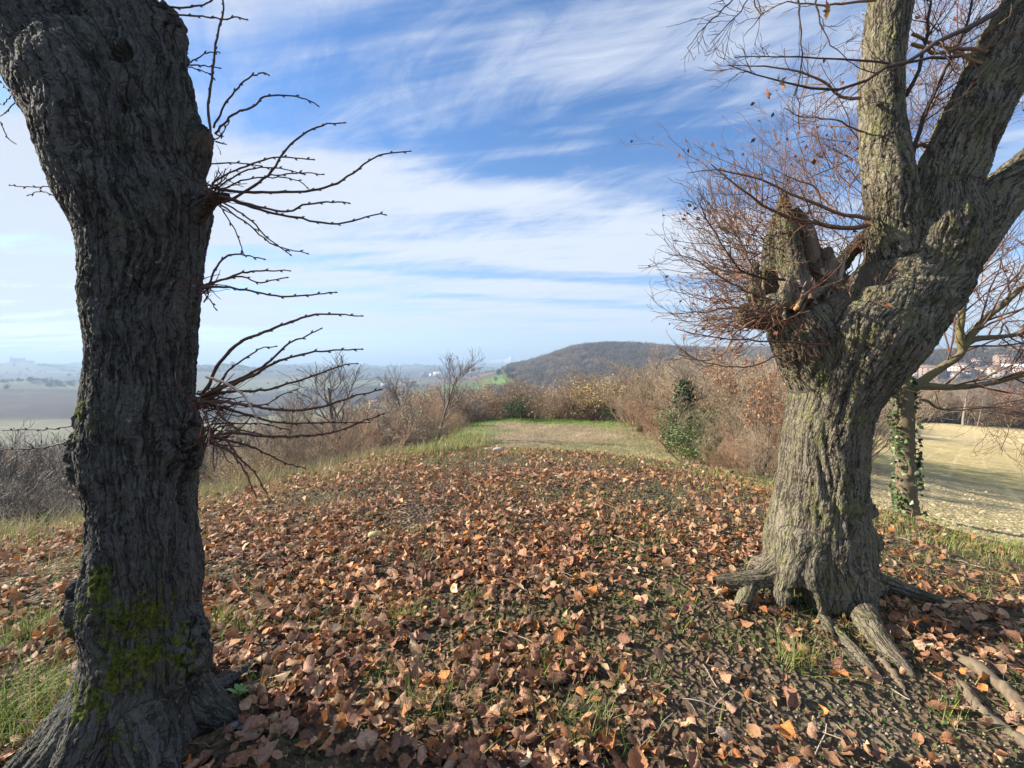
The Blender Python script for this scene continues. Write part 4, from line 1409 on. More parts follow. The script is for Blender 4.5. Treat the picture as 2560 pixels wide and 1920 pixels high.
def right_twigs():
    rng = np.random.default_rng(21)
    fuzz = Acc()
    for i, (rows, r0, r1, c, n, L) in enumerate(RB):
        C, R = traced(rows, r0, r1)
        C[1:-1] += rng.normal(size=(12, 3)) * .004
        a = Acc()
        V, F = tubes(C[None], R[None] * (1 + .1 * (np.arange(14) % 3 == 1))[None], 6)
        a.add(V, F, c)
        p1, q1 = spawn(rng, C[None], R[None], n, L, 7, .8, .12, .14, .5, .25, 1)
        q1 = np.clip(q1, .0016, .004)
        V, F = tubes(p1, q1, 4)
        a.add(V, F, c)
        p2, q2 = spawn(rng, p1, q1, 3, L * .45, 5, .8, .1, .18, .7)
        q2 = np.clip(q2, .0012, .002)
        V, F = tubes(p2, q2, 3)
        a.add(V, F, np.array(c) * 1.1)
        kid(obj('branch', a.mesh('branch', MAT_TWIG), right))
    # the brush of thin red twigs round the broken head and behind the limbs
    for (px, py, d, n, L, sx, sz, dx, dz, dyy, c) in [(a_[0], a_[1], a_[2], int(a_[3] * .5)) + a_[4:] for a_ in (
            (1890, 700, 3.05, 90, .62, .10, .15, -1.0, .25, .1, TW_RED), (1880, 780, 2.95, 80, .50, .08, .08, -1.0, -.15, -.05, TW_RED), (1930, 640, 3.15, 80, .72, .12, .12, -.6, .9, .15, (.16, .075, .05)),
            (2060, 640, 3.25, 110, .85, .25, .15, -.15, 1.0, .25, TW_RED), (2080, 480, 3.5, 130, .75, .30, .25, -.2, .6, .1, TW_RED), (2150, 400, 3.6, 60, .7, .2, .3, -.1, .8, .1, (.17, .075, .045)),
            (2380, 330, 3.5, 90, .85, .12, .35, .1, 1., .1, TW_RED), (2330, 200, 3.6, 80, .8, .2, .35, .1, .8, 0, (.19, .08, .05)), (2420, 60, 3.6, 50, .8, .2, .3, .0, .7, 0, TW_DARK),
            (1930, 780, 2.8, 34, .42, .10, .05, -.8, -.6, -.2, (.19, .09, .055)), (2120, 760, 2.7, 10, .25, .1, .05, -.2, .4, -.4, TW_RED), (1930, 560, 3.15, 50, .6, .1, .2, -.9, .4, .1, TW_RED))]:
        p = P(px, py, d)
        st = p + rng.normal(size=(n, 3)) * np.array([sx, .15, sz])
        dd = norm(np.array([dx, dyy, dz]) + rng.normal(size=(n, 3)) * .5)
        K = 9
        LL = L * rng.uniform(.35, 1.15, n)
        pts = [st]
        for k in range(K - 1):
            pts.append(pts[-1] + dd * (LL / (K - 1))[:, None])
            dd = norm(dd + rng.normal(size=(n, 3)) * .15 + np.array([0, 0, .03]))
        pts = np.stack(pts, 1)
        rad = rng.uniform(.0022, .0045, n)[:, None] * np.linspace(1, .4, K)[None]
        V, F = tubes(pts, rad, 4); fuzz.add(V, F, np.repeat(np.array(c) * rng.uniform(.6, 1.4, (n, 1)), K * 4, 0))
        p1, q1 = spawn(rng, pts, rad, 5, L * .36, 5, .85, .08, .2, .6); q1 = np.clip(q1, .0013, .003)
        V, F = tubes(p1, q1, 3); fuzz.add(V, F, np.repeat(np.array(c) * rng.uniform(.6, 1.5, (len(p1), 1)), 15, 0))
        p2, q2 = spawn(rng, p1, q1, 2, L * .16, 3, .9, .05, .2, .7); q2 = np.clip(q2, .0011, .0018)
        V, F = tubes(p2, q2, 3); fuzz.add(V, F, np.repeat(np.array(c) * rng.uniform(.7, 1.5, (len(p2), 1)), 9, 0))
        # a few withered leaves still hanging on
        sel = p2[rng.random(len(p2)) < .10][:, -1]
        V, T = leaf_quads(rng, sel, .035)
        fuzz.add(V, T, pick_cols(rng, len(sel), [(.24, .10, .06), (.30, .15, .08), (.2, .09, .055)], 4))
    kid(obj('twigs', fuzz.mesh('twigs', MAT_TWIG), right, kind='stuff'))


right_twigs()
cr_ = crown_above(right, [(limA[0][38:], limA[1][38:]), (limB[0][38:], limB[1][38:]), (limC[0][24:], limC[1][24:])], 9, 5, 1.0, TW_DARK)
kid(obj('crown', cr_.mesh('crown', MAT_TWIG), right, kind='stuff'))


def splinters():
    rng = np.random.default_rng(12)
    acc = Acc()
    spec = [(1925, 745, 2.88), (1955, 720, 2.85), (1985, 735, 2.82), (2010, 700, 2.85), (2040, 690, 2.9), (2060, 660, 2.95), (2085, 690, 2.92), (2110, 700, 2.95), (1900, 765, 2.88), (2030, 745, 2.8), (2065, 730, 2.85), (2120, 735, 2.95), (1960, 770, 2.78), (2000, 765, 2.76)]
    for (px, py, d) in spec:
        for k in range(3):
            p = P(px + rng.normal(0, 10), py + rng.normal(0, 10), d + rng.normal(0, .03))
            L = rng.uniform(.05, .15)
            dr = norm(np.array([rng.normal(0, .35), rng.normal(0, .3), 1.0]))
            t = np.linspace(-.35, 1, 6)[:, None]
            C = p + dr * L * t + rng.normal(size=(6, 3)) * .004
            Rr = np.array([.018, .017, .014, .010, .006, .0015]) * rng.uniform(.6, 1.3)
            V, F = tubes(C[None], Rr[None], 5)
            V = V + rng.normal(size=V.shape) * .0022
            c = np.array([(.26, .19, .13), (.17, .11, .07), (.33, .27, .21), (.10, .065, .045)])[rng.integers(0, 4)]
            acc.add(V, F, c)
    kid(obj('broken_wood', acc.mesh('broken_wood', MAT_STONE), right, kind='stuff'))


splinters()
# old exposed roots across the soil
for rows, rad in (([(2385, 1632), (2440, 1665), (2490, 1702), (2530, 1735), (2580, 1790), (2660, 1850)], [.022, .034, .034, .03, .032, .03]),
                  ([(2385, 1690), (2420, 1730), (2470, 1790), (2520, 1822), (2580, 1870), (2660, 1930)], [.015, .024, .027, .024, .022, .02]),
                  ([(2200, 1640), (2240, 1690), (2265, 1730)], [.014, .016, .008]), ([(1770, 1462), (1800, 1485), (1830, 1512)], [.008, .007, .005])):
    C, R = rpath(rows, rad, 0.45)
    rng = np.random.default_rng(int(rows[0][0]))
    acc = Acc()
    C[:, 2] -= R * .30 + .006 * np.sin(np.arange(len(R)) * .9)
    V, F = tubes(C[None], (R * (1 + .12 * rng.normal(size=len(R))))[None], 14)
    V = V + np.stack([fbm(V[:, 0] * 25 + k * 9, V[:, 1] * 25, V[:, 2] * 25, 3, 4) for k in range(3)], 1) * .005
    V = V + rng.normal(size=V.shape) * .0015
    acc.add(V, F, np.array((0.15, 0.118, 0.082)) * rng.uniform(.75, 1.25, (len(V), 1)))
    kid(obj('root', acc.mesh('root', MAT_STONE, True), right))


# ------------------------------------------------------------------ leaf litter, grass, small things on the mound
def gp(px, py):
    """where the line of sight through a photograph point meets the ground"""
    x, y, z = [np.atleast_1d(v).astype(float) for v in rays(px, py)]
    x, y, z = np.broadcast_arrays(x, y, z)
    t = CAMZ / np.maximum(-z, 1e-3)
    for _ in range(14):
        g = H(x * t, y * t)
        t = np.clip(0.4 * t + 0.6 * (g - CAMZ) / np.minimum(z, -1e-3), 0.1, 60)
    return np.stack([x * t, y * t, H(x * t, y * t)], 1)


def leaf_template(rng, rows, cols):
    t = np.linspace(0, 1, rows)
    kind = rng.integers(0, 3)
    if kind == 0:
        w = np.interp(t, [0, .12, .35, .6, .85, 1], [.18, .72, 1, .82, .42, .02])
    elif kind == 1:
        w = np.interp(t, [0, .15, .3, .42, .6, .75, .9, 1], [.12, .6, 1.0, .62, .95, .5, .42, .02])
    else:
        w = np.interp(t, [0, .2, .5, .8, 1], [.08, .5, .72, .48, .02])
    w = w * (1 + rng.normal(0, .07, rows))
    if rows > 6:
        w[1:-1] *= 1 + .10 * np.where(np.arange(rows - 2) % 2, 1, -1) * rng.uniform(.4, 1.3, rows - 2)
    s = np.linspace(-1, 1, cols)
    X = s[None] * (w * .47)[:, None]
    k1 = rng.uniform(-1.8, 3.2); k2 = rng.uniform(.4, 3.2) * rng.choice([1, 1, 1, -1])
    # bend along the length
    th = k1 * (t - .3)
    dy_ = np.cos(th) / (rows - 1); dz_ = np.sin(th) / (rows - 1)
    Y = np.cumsum(dy_); Z = np.cumsum(dz_)
    Y = Y - Y.mean(); Z = Z - Z.mean()
    ang = np.abs(X) * k2 * 1.5
    Xc = np.sign(X) * np.where(ang > 1e-3, np.sin(ang) / np.maximum(k2 * 1.5 if k2 > 0 else k2 * 1.5, 1e-3) if k2 > 0 else np.abs(X) * np.cos(ang * .5), np.abs(X))
    Zc = np.abs(X) * np.sin(ang * .55)
    nz = fbm(X * 5 + rng.uniform(0, 50), t[:, None] * 4 + 0 * X, 0, 2, int(rng.integers(0, 999))) * .055
    V = np.stack([Xc, Y[:, None] + 0 * X - Zc * dz_[:, None] * rows * .6, Z[:, None] + (Zc + nz) * 1.0], -1)
    # drawn in between the veins
    V[..., 2] += .025 * np.cos(np.arange(rows) * math.pi)[:, None] * np.abs(s)[None]
    V = V.reshape(-1, 3)
    idx = np.arange(rows * cols).reshape(rows, cols)
    F = np.stack([idx[:-1, :-1], idx[:-1, 1:], idx[1:, 1:], idx[1:, :-1]], -1).reshape(-1, 4)
    # leaf stalk
    b = V[cols // 2]
    n = len(V)
    q = np.array([b + [-.008, 0, 0], b + [.008, 0, 0], b + [.02 + .1 * rng.normal(), -.3, .05], b + [0.012 + .1 * rng.normal(), -.3, .05]])
    V = np.vstack([V, q]); F = np.vstack([F, [[n, n + 3, n + 2, n + 1]]])
    return V, F


def leaf_uv(rows, cols):
    s_, t_ = np.meshgrid(np.linspace(-1, 1, cols), np.linspace(0, 1, rows))
    q = np.stack([s_.ravel(), t_.ravel(), 0 * t_.ravel()], 1)
    return np.vstack([q, np.zeros((4, 3))])


def set_lf(me, arr):
    a = me.attributes.new('lf', 'FLOAT_VECTOR', 'POINT')
    a.data.foreach_set('vector', np.asarray(arr, np.float32).ravel())


def rot_mats(rng, n, tilt):
    yaw = rng.uniform(0, 2 * math.pi, n)
    tx = rng.normal(0, tilt, n); ty = rng.normal(0, tilt, n)
    flip = rng.random(n) < .4
    tx = tx + math.pi * flip
    cz, sz = np.cos(yaw), np.sin(yaw); cx, sx = np.cos(tx), np.sin(tx); cy_, sy = np.cos(ty), np.sin(ty)
    Rz = np.zeros((n, 3, 3)); Rz[:, 0, 0] = cz; Rz[:, 0, 1] = -sz; Rz[:, 1, 0] = sz; Rz[:, 1, 1] = cz; Rz[:, 2, 2] = 1
    Rx = np.zeros((n, 3, 3)); Rx[:, 0, 0] = 1; Rx[:, 1, 1] = cx; Rx[:, 1, 2] = -sx; Rx[:, 2, 1] = sx; Rx[:, 2, 2] = cx
    Ry = np.zeros((n, 3, 3)); Ry[:, 1, 1] = 1; Ry[:, 0, 0] = cy_; Ry[:, 0, 2] = sy; Ry[:, 2, 0] = -sy; Ry[:, 2, 2] = cy_
    return Rz @ Rx @ Ry


LEAFCOL = np.array([1.10, 1.17, 1.18]) * np.array([(.27, .135, .085), (.33, .18, .12), (.22, .10, .062), (.38, .23, .155), (.30, .125, .055), (.17, .085, .06), (.42, .29, .20), (.34, .13, .045), (.26, .15, .105), (.31, .165, .10)])
LEAFW = np.array([.16, .15, .13, .11, .09, .1, .06, .05, .08, .07])


def inframe(x, y, z, mx=0.02):
    yy = y * cp - (z - CAMZ) * sp
    zz_ = y * sp + (z - CAMZ) * cp
    u = x / np.maximum(yy, .01) * FPX / 1280; v = zz_ / np.maximum(yy, .01) * FPX / 960
    return (yy > .3) & (np.abs(u) < 1 + mx) & (np.abs(v) < 1 + mx)


def litter():
    rng = np.random.default_rng(4)
    N = 262000
    x = rng.uniform(-11, 11, N); y = rng.uniform(-1.5, 11.5, N)
    re = edge_r(x, y); rr = np.hypot(x, y)
    pk = np.ones(N)
    pk *= 1 - sst(rr / re, .97, 1.12)
    pk *= (np.abs(x) < 1.28 * np.maximum(y, 0) + .6) * (y > .7)
    n_ = fbm(x * .9, y * .9, 0, 3, 301)
    pk *= np.clip(.80 + .55 * n_, .22, 1) * (1 - .45 * sst(fbm(x * 1.1, y * 1.1, 0, 4, 90), .15, .6)) * (1 - .45 * sst(fbm(x * 2.1, y * 2.1, 0, 2, 305), .2, .7))
    pk *= 1 - .80 * np.exp(-(((x - 2.0) / 1.0) ** 2 + ((y - 1.75) / .52) ** 2) ** 2)
    pk *= 1 - .6 * np.exp(-(((x - .95) / .45) ** 2 + ((y - 2.2) / .6) ** 2))
    pk *= 1 - .55 * np.exp(-(((x + .75) / .35) ** 2 + ((y - 1.6) / .3) ** 2))
    pk *= 1 - .55 * np.exp(-(((x + .3) / 1.0) ** 2 + ((y - 7.4) / .9) ** 2))
    pk *= 1 - .6 * sst(-x, 1.75, 2.2) * (1 - sst(y, 2.0, 2.6)) 
    pk *= 1 - .62 * sst(rr / re, .5, .95) * sst(x, -3.5, -1.0)
    dl = np.hypot(x + 1.42, y - 1.75); dr = np.hypot(x - 2.0, y - 3.0)
    pk *= (dl > .3) * (dr > .42)
    keep = rng.random(N) < pk
    x, y = x[keep], y[keep]
    n = len(x)
    g = H(x, y)
    size = rng.lognormal(math.log(.051), .38, n).clip(.020, .105)
    tilt = .34 + .25 * rng.random(n)
    M = rot_mats(rng, n, tilt)
    z = g + size * .10 + rng.random(n) ** 1.5 * .040
    ci = rng.choice(len(LEAFCOL), n, p=LEAFW / LEAFW.sum())
    colr = LEAFCOL[ci] * rng.lognormal(.08, .28, (n, 1)) * np.array([1.04, 1.0, .86])
    d = np.sqrt(x ** 2 + y ** 2 + CAMZ ** 2)
    vis = inframe(x, y, z)
    big = np.where(vis, size / d, 0)
    order = np.argsort(-big)
    single = order[:300]
    rest = order[300:]
    # the rest, joined
    near = rest[d[rest] < 3.0]; far_ = rest[(d[rest] >= 3.0) & (d[rest] < 5)]; vfar = rest[d[rest] >= 5]
    acc = Acc()
    LF = []
    for (ids, rows, cols, nt) in ((near, 5, 4, 80), (far_, 4, 3, 40), (vfar, 3, 2, 24)):
        tp = [leaf_template(rng, rows, cols) for _ in range(nt)]
        TV = np.stack([t[0] for t in tp]); TF = tp[0][1]
        k = rng.integers(0, nt, len(ids))
        V = np.einsum('nij,nvj->nvi', M[ids], TV[k]) * size[ids][:, None, None] + np.stack([x[ids], y[ids], z[ids]], 1)[:, None]
        nv = TV.shape[1]
        F = TF[None] + (np.arange(len(ids)) * nv)[:, None, None]
        cc = np.repeat(colr[ids], nv, 0).reshape(-1, nv, 3)
        cc = cc * (1 + .12 * np.sin(np.arange(nv) * 1.7))[None, :, None]
        acc.add(V.reshape(-1, 3), F.reshape(-1, 4), cc.reshape(-1, 3))
        LF.append(np.tile(leaf_uv(rows, cols), (len(ids), 1)))
    lm = acc.mesh('leaf_litter', MAT_LEAF, True)
    set_lf(lm, np.concatenate(LF))
    obj('leaf_litter', lm, kind='stuff', label='thick carpet of curled brown fallen leaves over the mound')
    # the largest ones, one by one
    ground = bpy.data.objects['ground']
    tmes = []
    for i in range(44):
        V, F = leaf_template(rng, 9, 7)
        a = Acc(); c = LEAFCOL[rng.choice(len(LEAFCOL), p=LEAFW / LEAFW.sum())] * rng.uniform(.75, 1.2)
        vv_ = np.abs(V[:, 0])
        a.add(V, F, np.array(c)[None] * (1.12 - .5 * vv_[:, None]))
        tmes.append(a.mesh('fallen_leaf', MAT_LEAF, True))
        set_lf(tmes[-1], leaf_uv(9, 7))
    from mathutils import Matrix
    for j in single:
        o = bpy.data.objects.new('fallen_leaf', tmes[rng.integers(0, len(tmes))])
        mm = Matrix([list(M[j][r]) for r in range(3)])
        o.location = (x[j], y[j], z[j])
        o.rotation_euler = mm.to_euler()
        s_ = float(size[j])
        o.scale = (s_, s_, s_)
        link(o, ground)
    return n


def blades(rng, base, h, width, lean=.35, colr=None, K=4, droop=.5):
    N = len(base)
    a = rng.uniform(0, 2 * math.pi, N)
    ld = np.stack([np.cos(a), np.sin(a), np.zeros(N)], 1)
    side = np.stack([-np.sin(a), np.cos(a), np.zeros(N)], 1)
    le = np.abs(rng.normal(0, lean, N)) + .05
    V = []
    for k in range(K):
        t = k / (K - 1)
        off = ld * (le * h * (t + droop * t * t))[:, None] + np.array([0, 0, 1]) * (h * (t - droop * .5 * le * t * t))[:, None]
        w = width * (1 - t) ** .7
        V.append(base + off - side * (w / 2)[:, None]); V.append(base + off + side * (w / 2)[:, None])
    V = np.stack(V, 1).reshape(-1, 3)
    nv = 2 * K
    q = np.array([[2 * k, 2 * k + 1, 2 * k + 3, 2 * k + 2] for k in range(K - 1)])
    F = (q[None] + (np.arange(N) * nv)[:, None, None]).reshape(-1, 4)
    cc = np.repeat(colr, nv, 0)
    return V, F, cc


GREEN = [(.14, .22, .035), (.19, .26, .05), (.10, .17, .03), (.25, .28, .08)]
STRAW = [(.36, .30, .16), (.30, .25, .13), (.42, .36, .21), (.22, .24, .08)]


def grasses():
    rng = np.random.default_rng(14)
    acc = Acc()

    def tuft(p, n, rad, h, w=.0044, cols=GREEN, lean=.6, straw=.22):
        b = np.array(p)[None] + rng.normal(size=(n, 3)) * np.array([rad, rad, 0]) * .5
        b[:, 2] = H(b[:, 0], b[:, 1]) - .004
        hh = h * rng.uniform(.4, 1.15, n)
        c = np.array(cols)[rng.integers(0, len(cols), n)] * rng.uniform(.75, 1.25, (n, 1))
        m = rng.random(n) < straw
        c[m] = np.array(STRAW)[rng.integers(0, 4, m.sum())]
        V, F, cc = blades(rng, b, hh, w * rng.uniform(.6, 1.3, n), lean, c)
        acc.add(V, F, cc)
    # tufts seen singly in the photograph: (px, py, blades, radius, height)
    for (px, py, n, rad, h) in ((1985, 1660, 130, .11, .17), (1010, 1545, 90, .13, .13), (905, 1545, 60, .1, .13), (1040, 1335, 60, .12, .11), (1065, 1395, 45, .12, .09), (1125, 1765, 90, .16, .12), (1035, 1780, 50, .1, .15),
                                (1440, 1800, 110, .18, .11), (1500, 1850, 90, .15, .10), (1355, 1690, 60, .1, .09), (1180, 1500, 60, .12, .1), (1360, 1450, 50, .12, .08), (1660, 1345, 70, .16, .12), (1620, 1370, 50, .2, .08),
                                (80, 1580, 120, .16, .17), (20, 1620, 90, .2, .17), (60, 1780, 170, .20, .26), (0, 1820, 150, .2, .26), (110, 1850, 90, .15, .22), (600, 1580, 60, .12, .14), (560, 1560, 90, .12, .16),
                                (2380, 1800, 60, .1, .1), (2400, 1480, 60, .12, .12), (2430, 1355, 50, .15, .12), (2280, 1400, 50, .16, .1), (1190, 1640, 50, .1, .09), (1420, 1560, 40, .1, .08), (1630, 1690, 40, .1, .08),
                                (2250, 1500, 60, .2, .08), (1330, 1630, 60, .14, .09), (1240, 1560, 50, .14, .08), (1700, 1480, 60, .18, .08), (1480, 1640, 60, .15, .08), (960, 1700, 50, .14, .1), (1250, 1790, 60, .15, .1), (1560, 1740, 60, .2, .08), (760, 1560, 50, .15, .09), (640, 1480, 50, .14, .1), (1160, 1400, 50, .16, .07), (1290, 1330, 60, .2, .07), (1450, 1350, 60, .2, .07), (880, 1270, 50, .2, .06), (700, 1330, 40, .15, .1), (1800, 1600, 40, .1, .07), (850, 1400, 40, .1, .08), (1560, 1500, 40, .1, .08)):
        tuft(gp(px, py)[0], n, rad, h)
    # scattered small tufts, more of them in the green patches
    N = 3900
    x = rng.uniform(-9, 9, N); y = rng.uniform(.9, 10.5, N)
    re = edge_r(x, y); rr = np.hypot(x, y)
    gm = fbm(x * 1.1, y * 1.1, 0, 4, 90)
    keep = (rr < re * 1.02) & (rng.random(N) < .16 + .75 * sst(gm, -.1, .5) + .35 * sst(rr / re, .75, 1)) & (np.abs(x) < 1.25 * y + .6)
    for X, Y in zip(x[keep], y[keep]):
        n = int(rng.integers(5, 15))
        tuft((X, Y, 0), n, .10, rng.uniform(.05, .115), .0046)
    # mossy fuzz, very short blades
    N = 30000
    x = rng.uniform(-7, 7, N); y = 1.0 + 7.5 * rng.random(N) ** 1.3
    gm = fbm(x * 1.1, y * 1.1, 0, 4, 90) + np.exp(-(((x - 1.9) / .9) ** 2 + ((y - 1.8) / .5) ** 2)) * .5 + np.exp(-(((x + .75) / .4) ** 2 + ((y - 1.6) / .4) ** 2)) * 1.0
    keep = (rng.random(N) < sst(gm, -.1, .7)) & (np.abs(x) < 1.2 * y + .4)
    b = np.stack([x[keep], y[keep], H(x[keep], y[keep])], 1)
    n = len(b)
    c = np.array(GREEN)[rng.integers(0, 4, n)] * rng.uniform(.5, 1.1, (n, 1))
    m = rng.random(n) < .35; c[m] = np.array(STRAW)[rng.integers(0, 4, m.sum())] * .8
    V, F, cc = blades(rng, b, rng.uniform(.012, .045, n), np.full(n, .0035), .8, c, 3)
    acc.add(V, F, cc)
    obj('grass', acc.mesh('grass', MAT_BLADE), kind='stuff', label='short green grass tufts between the fallen leaves')
    acc5 = Acc()
    N = 14000
    a = rng.uniform(-.95, .95, N); x = np.sin(a); y = np.cos(a)
    re = edge_r(x, y); r = re * (1.0 - .62 * rng.random(N) ** 1.5)
    x = x * r; y = y * r
    keep = fbm(x * 1.0, y * 1.0, 0, 3, 401) > -.25
    x, y = x[keep], y[keep]; n = len(x)
    c = np.where((rng.random(n) < .55)[:, None], np.array(STRAW)[rng.integers(0, 4, n)], np.array(GREEN)[rng.integers(0, 4, n)] * 1.1) * rng.uniform(.7, 1.2, (n, 1))
    V, F, cc = blades(rng, np.stack([x, y, H(x, y)], 1), rng.uniform(.03, .085, n), np.full(n, .0055), .9, c, 2)
    acc5.add(V, F, cc)
    obj('straw', acc5.mesh('straw', MAT_BLADE), kind='stuff', label='straw and thin grass between leaves towards the crest of the mound')
    # rim of the mound: longer, drier grass
    acc2 = Acc()
    N = 19000
    a = rng.uniform(-.98, .98, N)
    x = np.sin(a); y = np.cos(a)
    re = edge_r(x, y)
    q = 1.04 - np.abs(rng.normal(0, .13, N)) + .12 * rng.random(N)
    r = re * q
    x = x * r; y = y * r
    leftness = sst(-a, -.05, .5)
    hgt = (.035 + .06 * rng.random(N)) * (1 + 1.1 * leftness) * (.5 + .9 * sst(fbm(x, y, 0, 3, 8), -.4, .5))
    c = np.where((rng.random(N) < .45 + .4 * leftness)[:, None], np.array(STRAW)[rng.integers(0, 4, N)], np.array(GREEN)[rng.integers(0, 4, N)] * 1.15)
    b = np.stack([x, y, H(x, y)], 1)
    V, F, cc = blades(rng, b, hgt, np.full(N, .006), .4, c * rng.uniform(.8, 1.2, (N, 1)), 3)
    acc2.add(V, F, cc)
    obj('dry_grass', acc2.mesh('dry_grass', MAT_BLADE), kind='stuff', label='dry straw coloured grass fringing the edge of the mound')
    # long dry grass down the slope on the left
    acc3 = Acc()
    N = 9000
    a = rng.uniform(az_of(-150), az_of(1000), N)
    x = np.sin(a); y = np.cos(a)
    re = edge_r(x, y)
    r = re * 1.05 + rng.random(N) ** 1.3 * 5.0
    x = x * r; y = y * r
    b = np.stack([x, y, H(x, y)], 1)
    c = np.array(STRAW)[rng.integers(0, 4, N)] * rng.uniform(.7, 1.15, (N, 1))
    V, F, cc = blades(rng, b, rng.uniform(.12, .38, N), np.full(N, .010), .5, c, 3)
    acc3.add(V, F, cc)
    # tall yellowish weeds by the green verge
    for (px, py, n, h) in ((1165, 1118, 60, .75), (1185, 1110, 50, .8), (1200, 1112, 60, .95), (1150, 1122, 50, .4), (1235, 1108, 30, .4), (1100, 1128, 60, .4), (1060, 1135, 60, .35)):
        p = gp(px, py)[0]
        for k in range(4):
            bb = p[None] + rng.normal(size=(n, 3)) * np.array([.22, .22, 0]); bb[:, 2] = H(bb[:, 0], bb[:, 1]) + h * .18 * k * rng.random(n)
            cw = np.array([(.33, .32, .13), (.25, .28, .09), (.40, .37, .18)])[rng.integers(0, 3, n)]
            V, F, cc = blades(rng, bb, h * rng.uniform(.2, .6, n), np.full(n, .012), .35, cw, 4)
            acc3.add(V, F, cc)
    obj('long_grass', acc3.mesh('long_grass', MAT_BLADE), kind='stuff', label='long dry grass and weeds on the slope below the rim')
    # dry stubble standing on the lower field
    N = 12000
    pxs = rng.uniform(1030, 1900, N)
    r = 10.5 + 24 * rng.random(N) ** 1.2
    a = az_of(pxs)
    x = np.sin(a) * r; y = np.cos(a) * r
    c = np.array([(.42, .34, .21), (.34, .27, .16), (.50, .42, .28), (.26, .25, .11)])[rng.integers(0, 4, N)] * rng.uniform(.7, 1.2, (N, 1))
    V, F, cc = blades(rng, np.stack([x, y, H(x, y)], 1), rng.uniform(.04, .13, N), np.full(N, .028), .7, c, 2)
    accs = Acc(); accs.add(V, F, cc)
    obj('stubble', accs.mesh('stubble', MAT_BLADE), kind='stuff', label='dry mown stubble on the lower field behind the mound')
    # green verge round the lower field
    acc4 = Acc()
    N = 9000
    pxs = rng.uniform(1010, 1760, N)
    r = 33.0 + rng.normal(0, 1.9, N)
    m = rng.random(N) < .35
    pxs[m] = 1040 + rng.normal(0, 35, m.sum()) + 0
    r[m] = rng.uniform(11, 30, m.sum())
    a = az_of(pxs)
    x = np.sin(a) * r; y = np.cos(a) * r
    c = np.array([(.13, .25, .03), (.17, .29, .045), (.10, .20, .03)])[rng.integers(0, 3, N)] * rng.uniform(.7, 1.2, (N, 1))
    V, F, cc = blades(rng, np.stack([x, y, H(x, y)], 1), rng.uniform(.06, .22, N), np.full(N, .03), .5, c, 3)
    acc4.add(V, F, cc)
    obj('verge_grass', acc4.mesh('verge_grass', MAT_BLADE), kind='stuff', label='bright green grass verge along the far edge of the lower field')


def hanging_leaves():
    rng = np.random.default_rng(3)
    for (px, py, d, sz, c) in ((2070, 25, 2.68, .10, (.38, .20, .08)), (1962, 205, 2.5, .06, (.36, .20, .13)), (1917, 235, 2.5, .065, (.24, .12, .09)), (1948, 192, 2.5, .04, (.2, .12, .09)), (1988, 770, 2.66, .055, (.5, .26, .10))):
        V, F = leaf_template(rng, 9, 7)
        a = Acc(); a.add(V * sz, F, np.array(c) * 1.1)
        me = a.mesh('leaf', MAT_LEAF, True); set_lf(me, leaf_uv(9, 7))
        o = obj('leaf', me, right)
        o.location = Vector(tuple(P(px, py, d))) - Vector(tuple(right.location))
        o.rotation_euler = (rng.uniform(.6, 1.6), rng.uniform(-.6, .6), rng.uniform(0, 6))


hanging_leaves()
litter()
grasses()


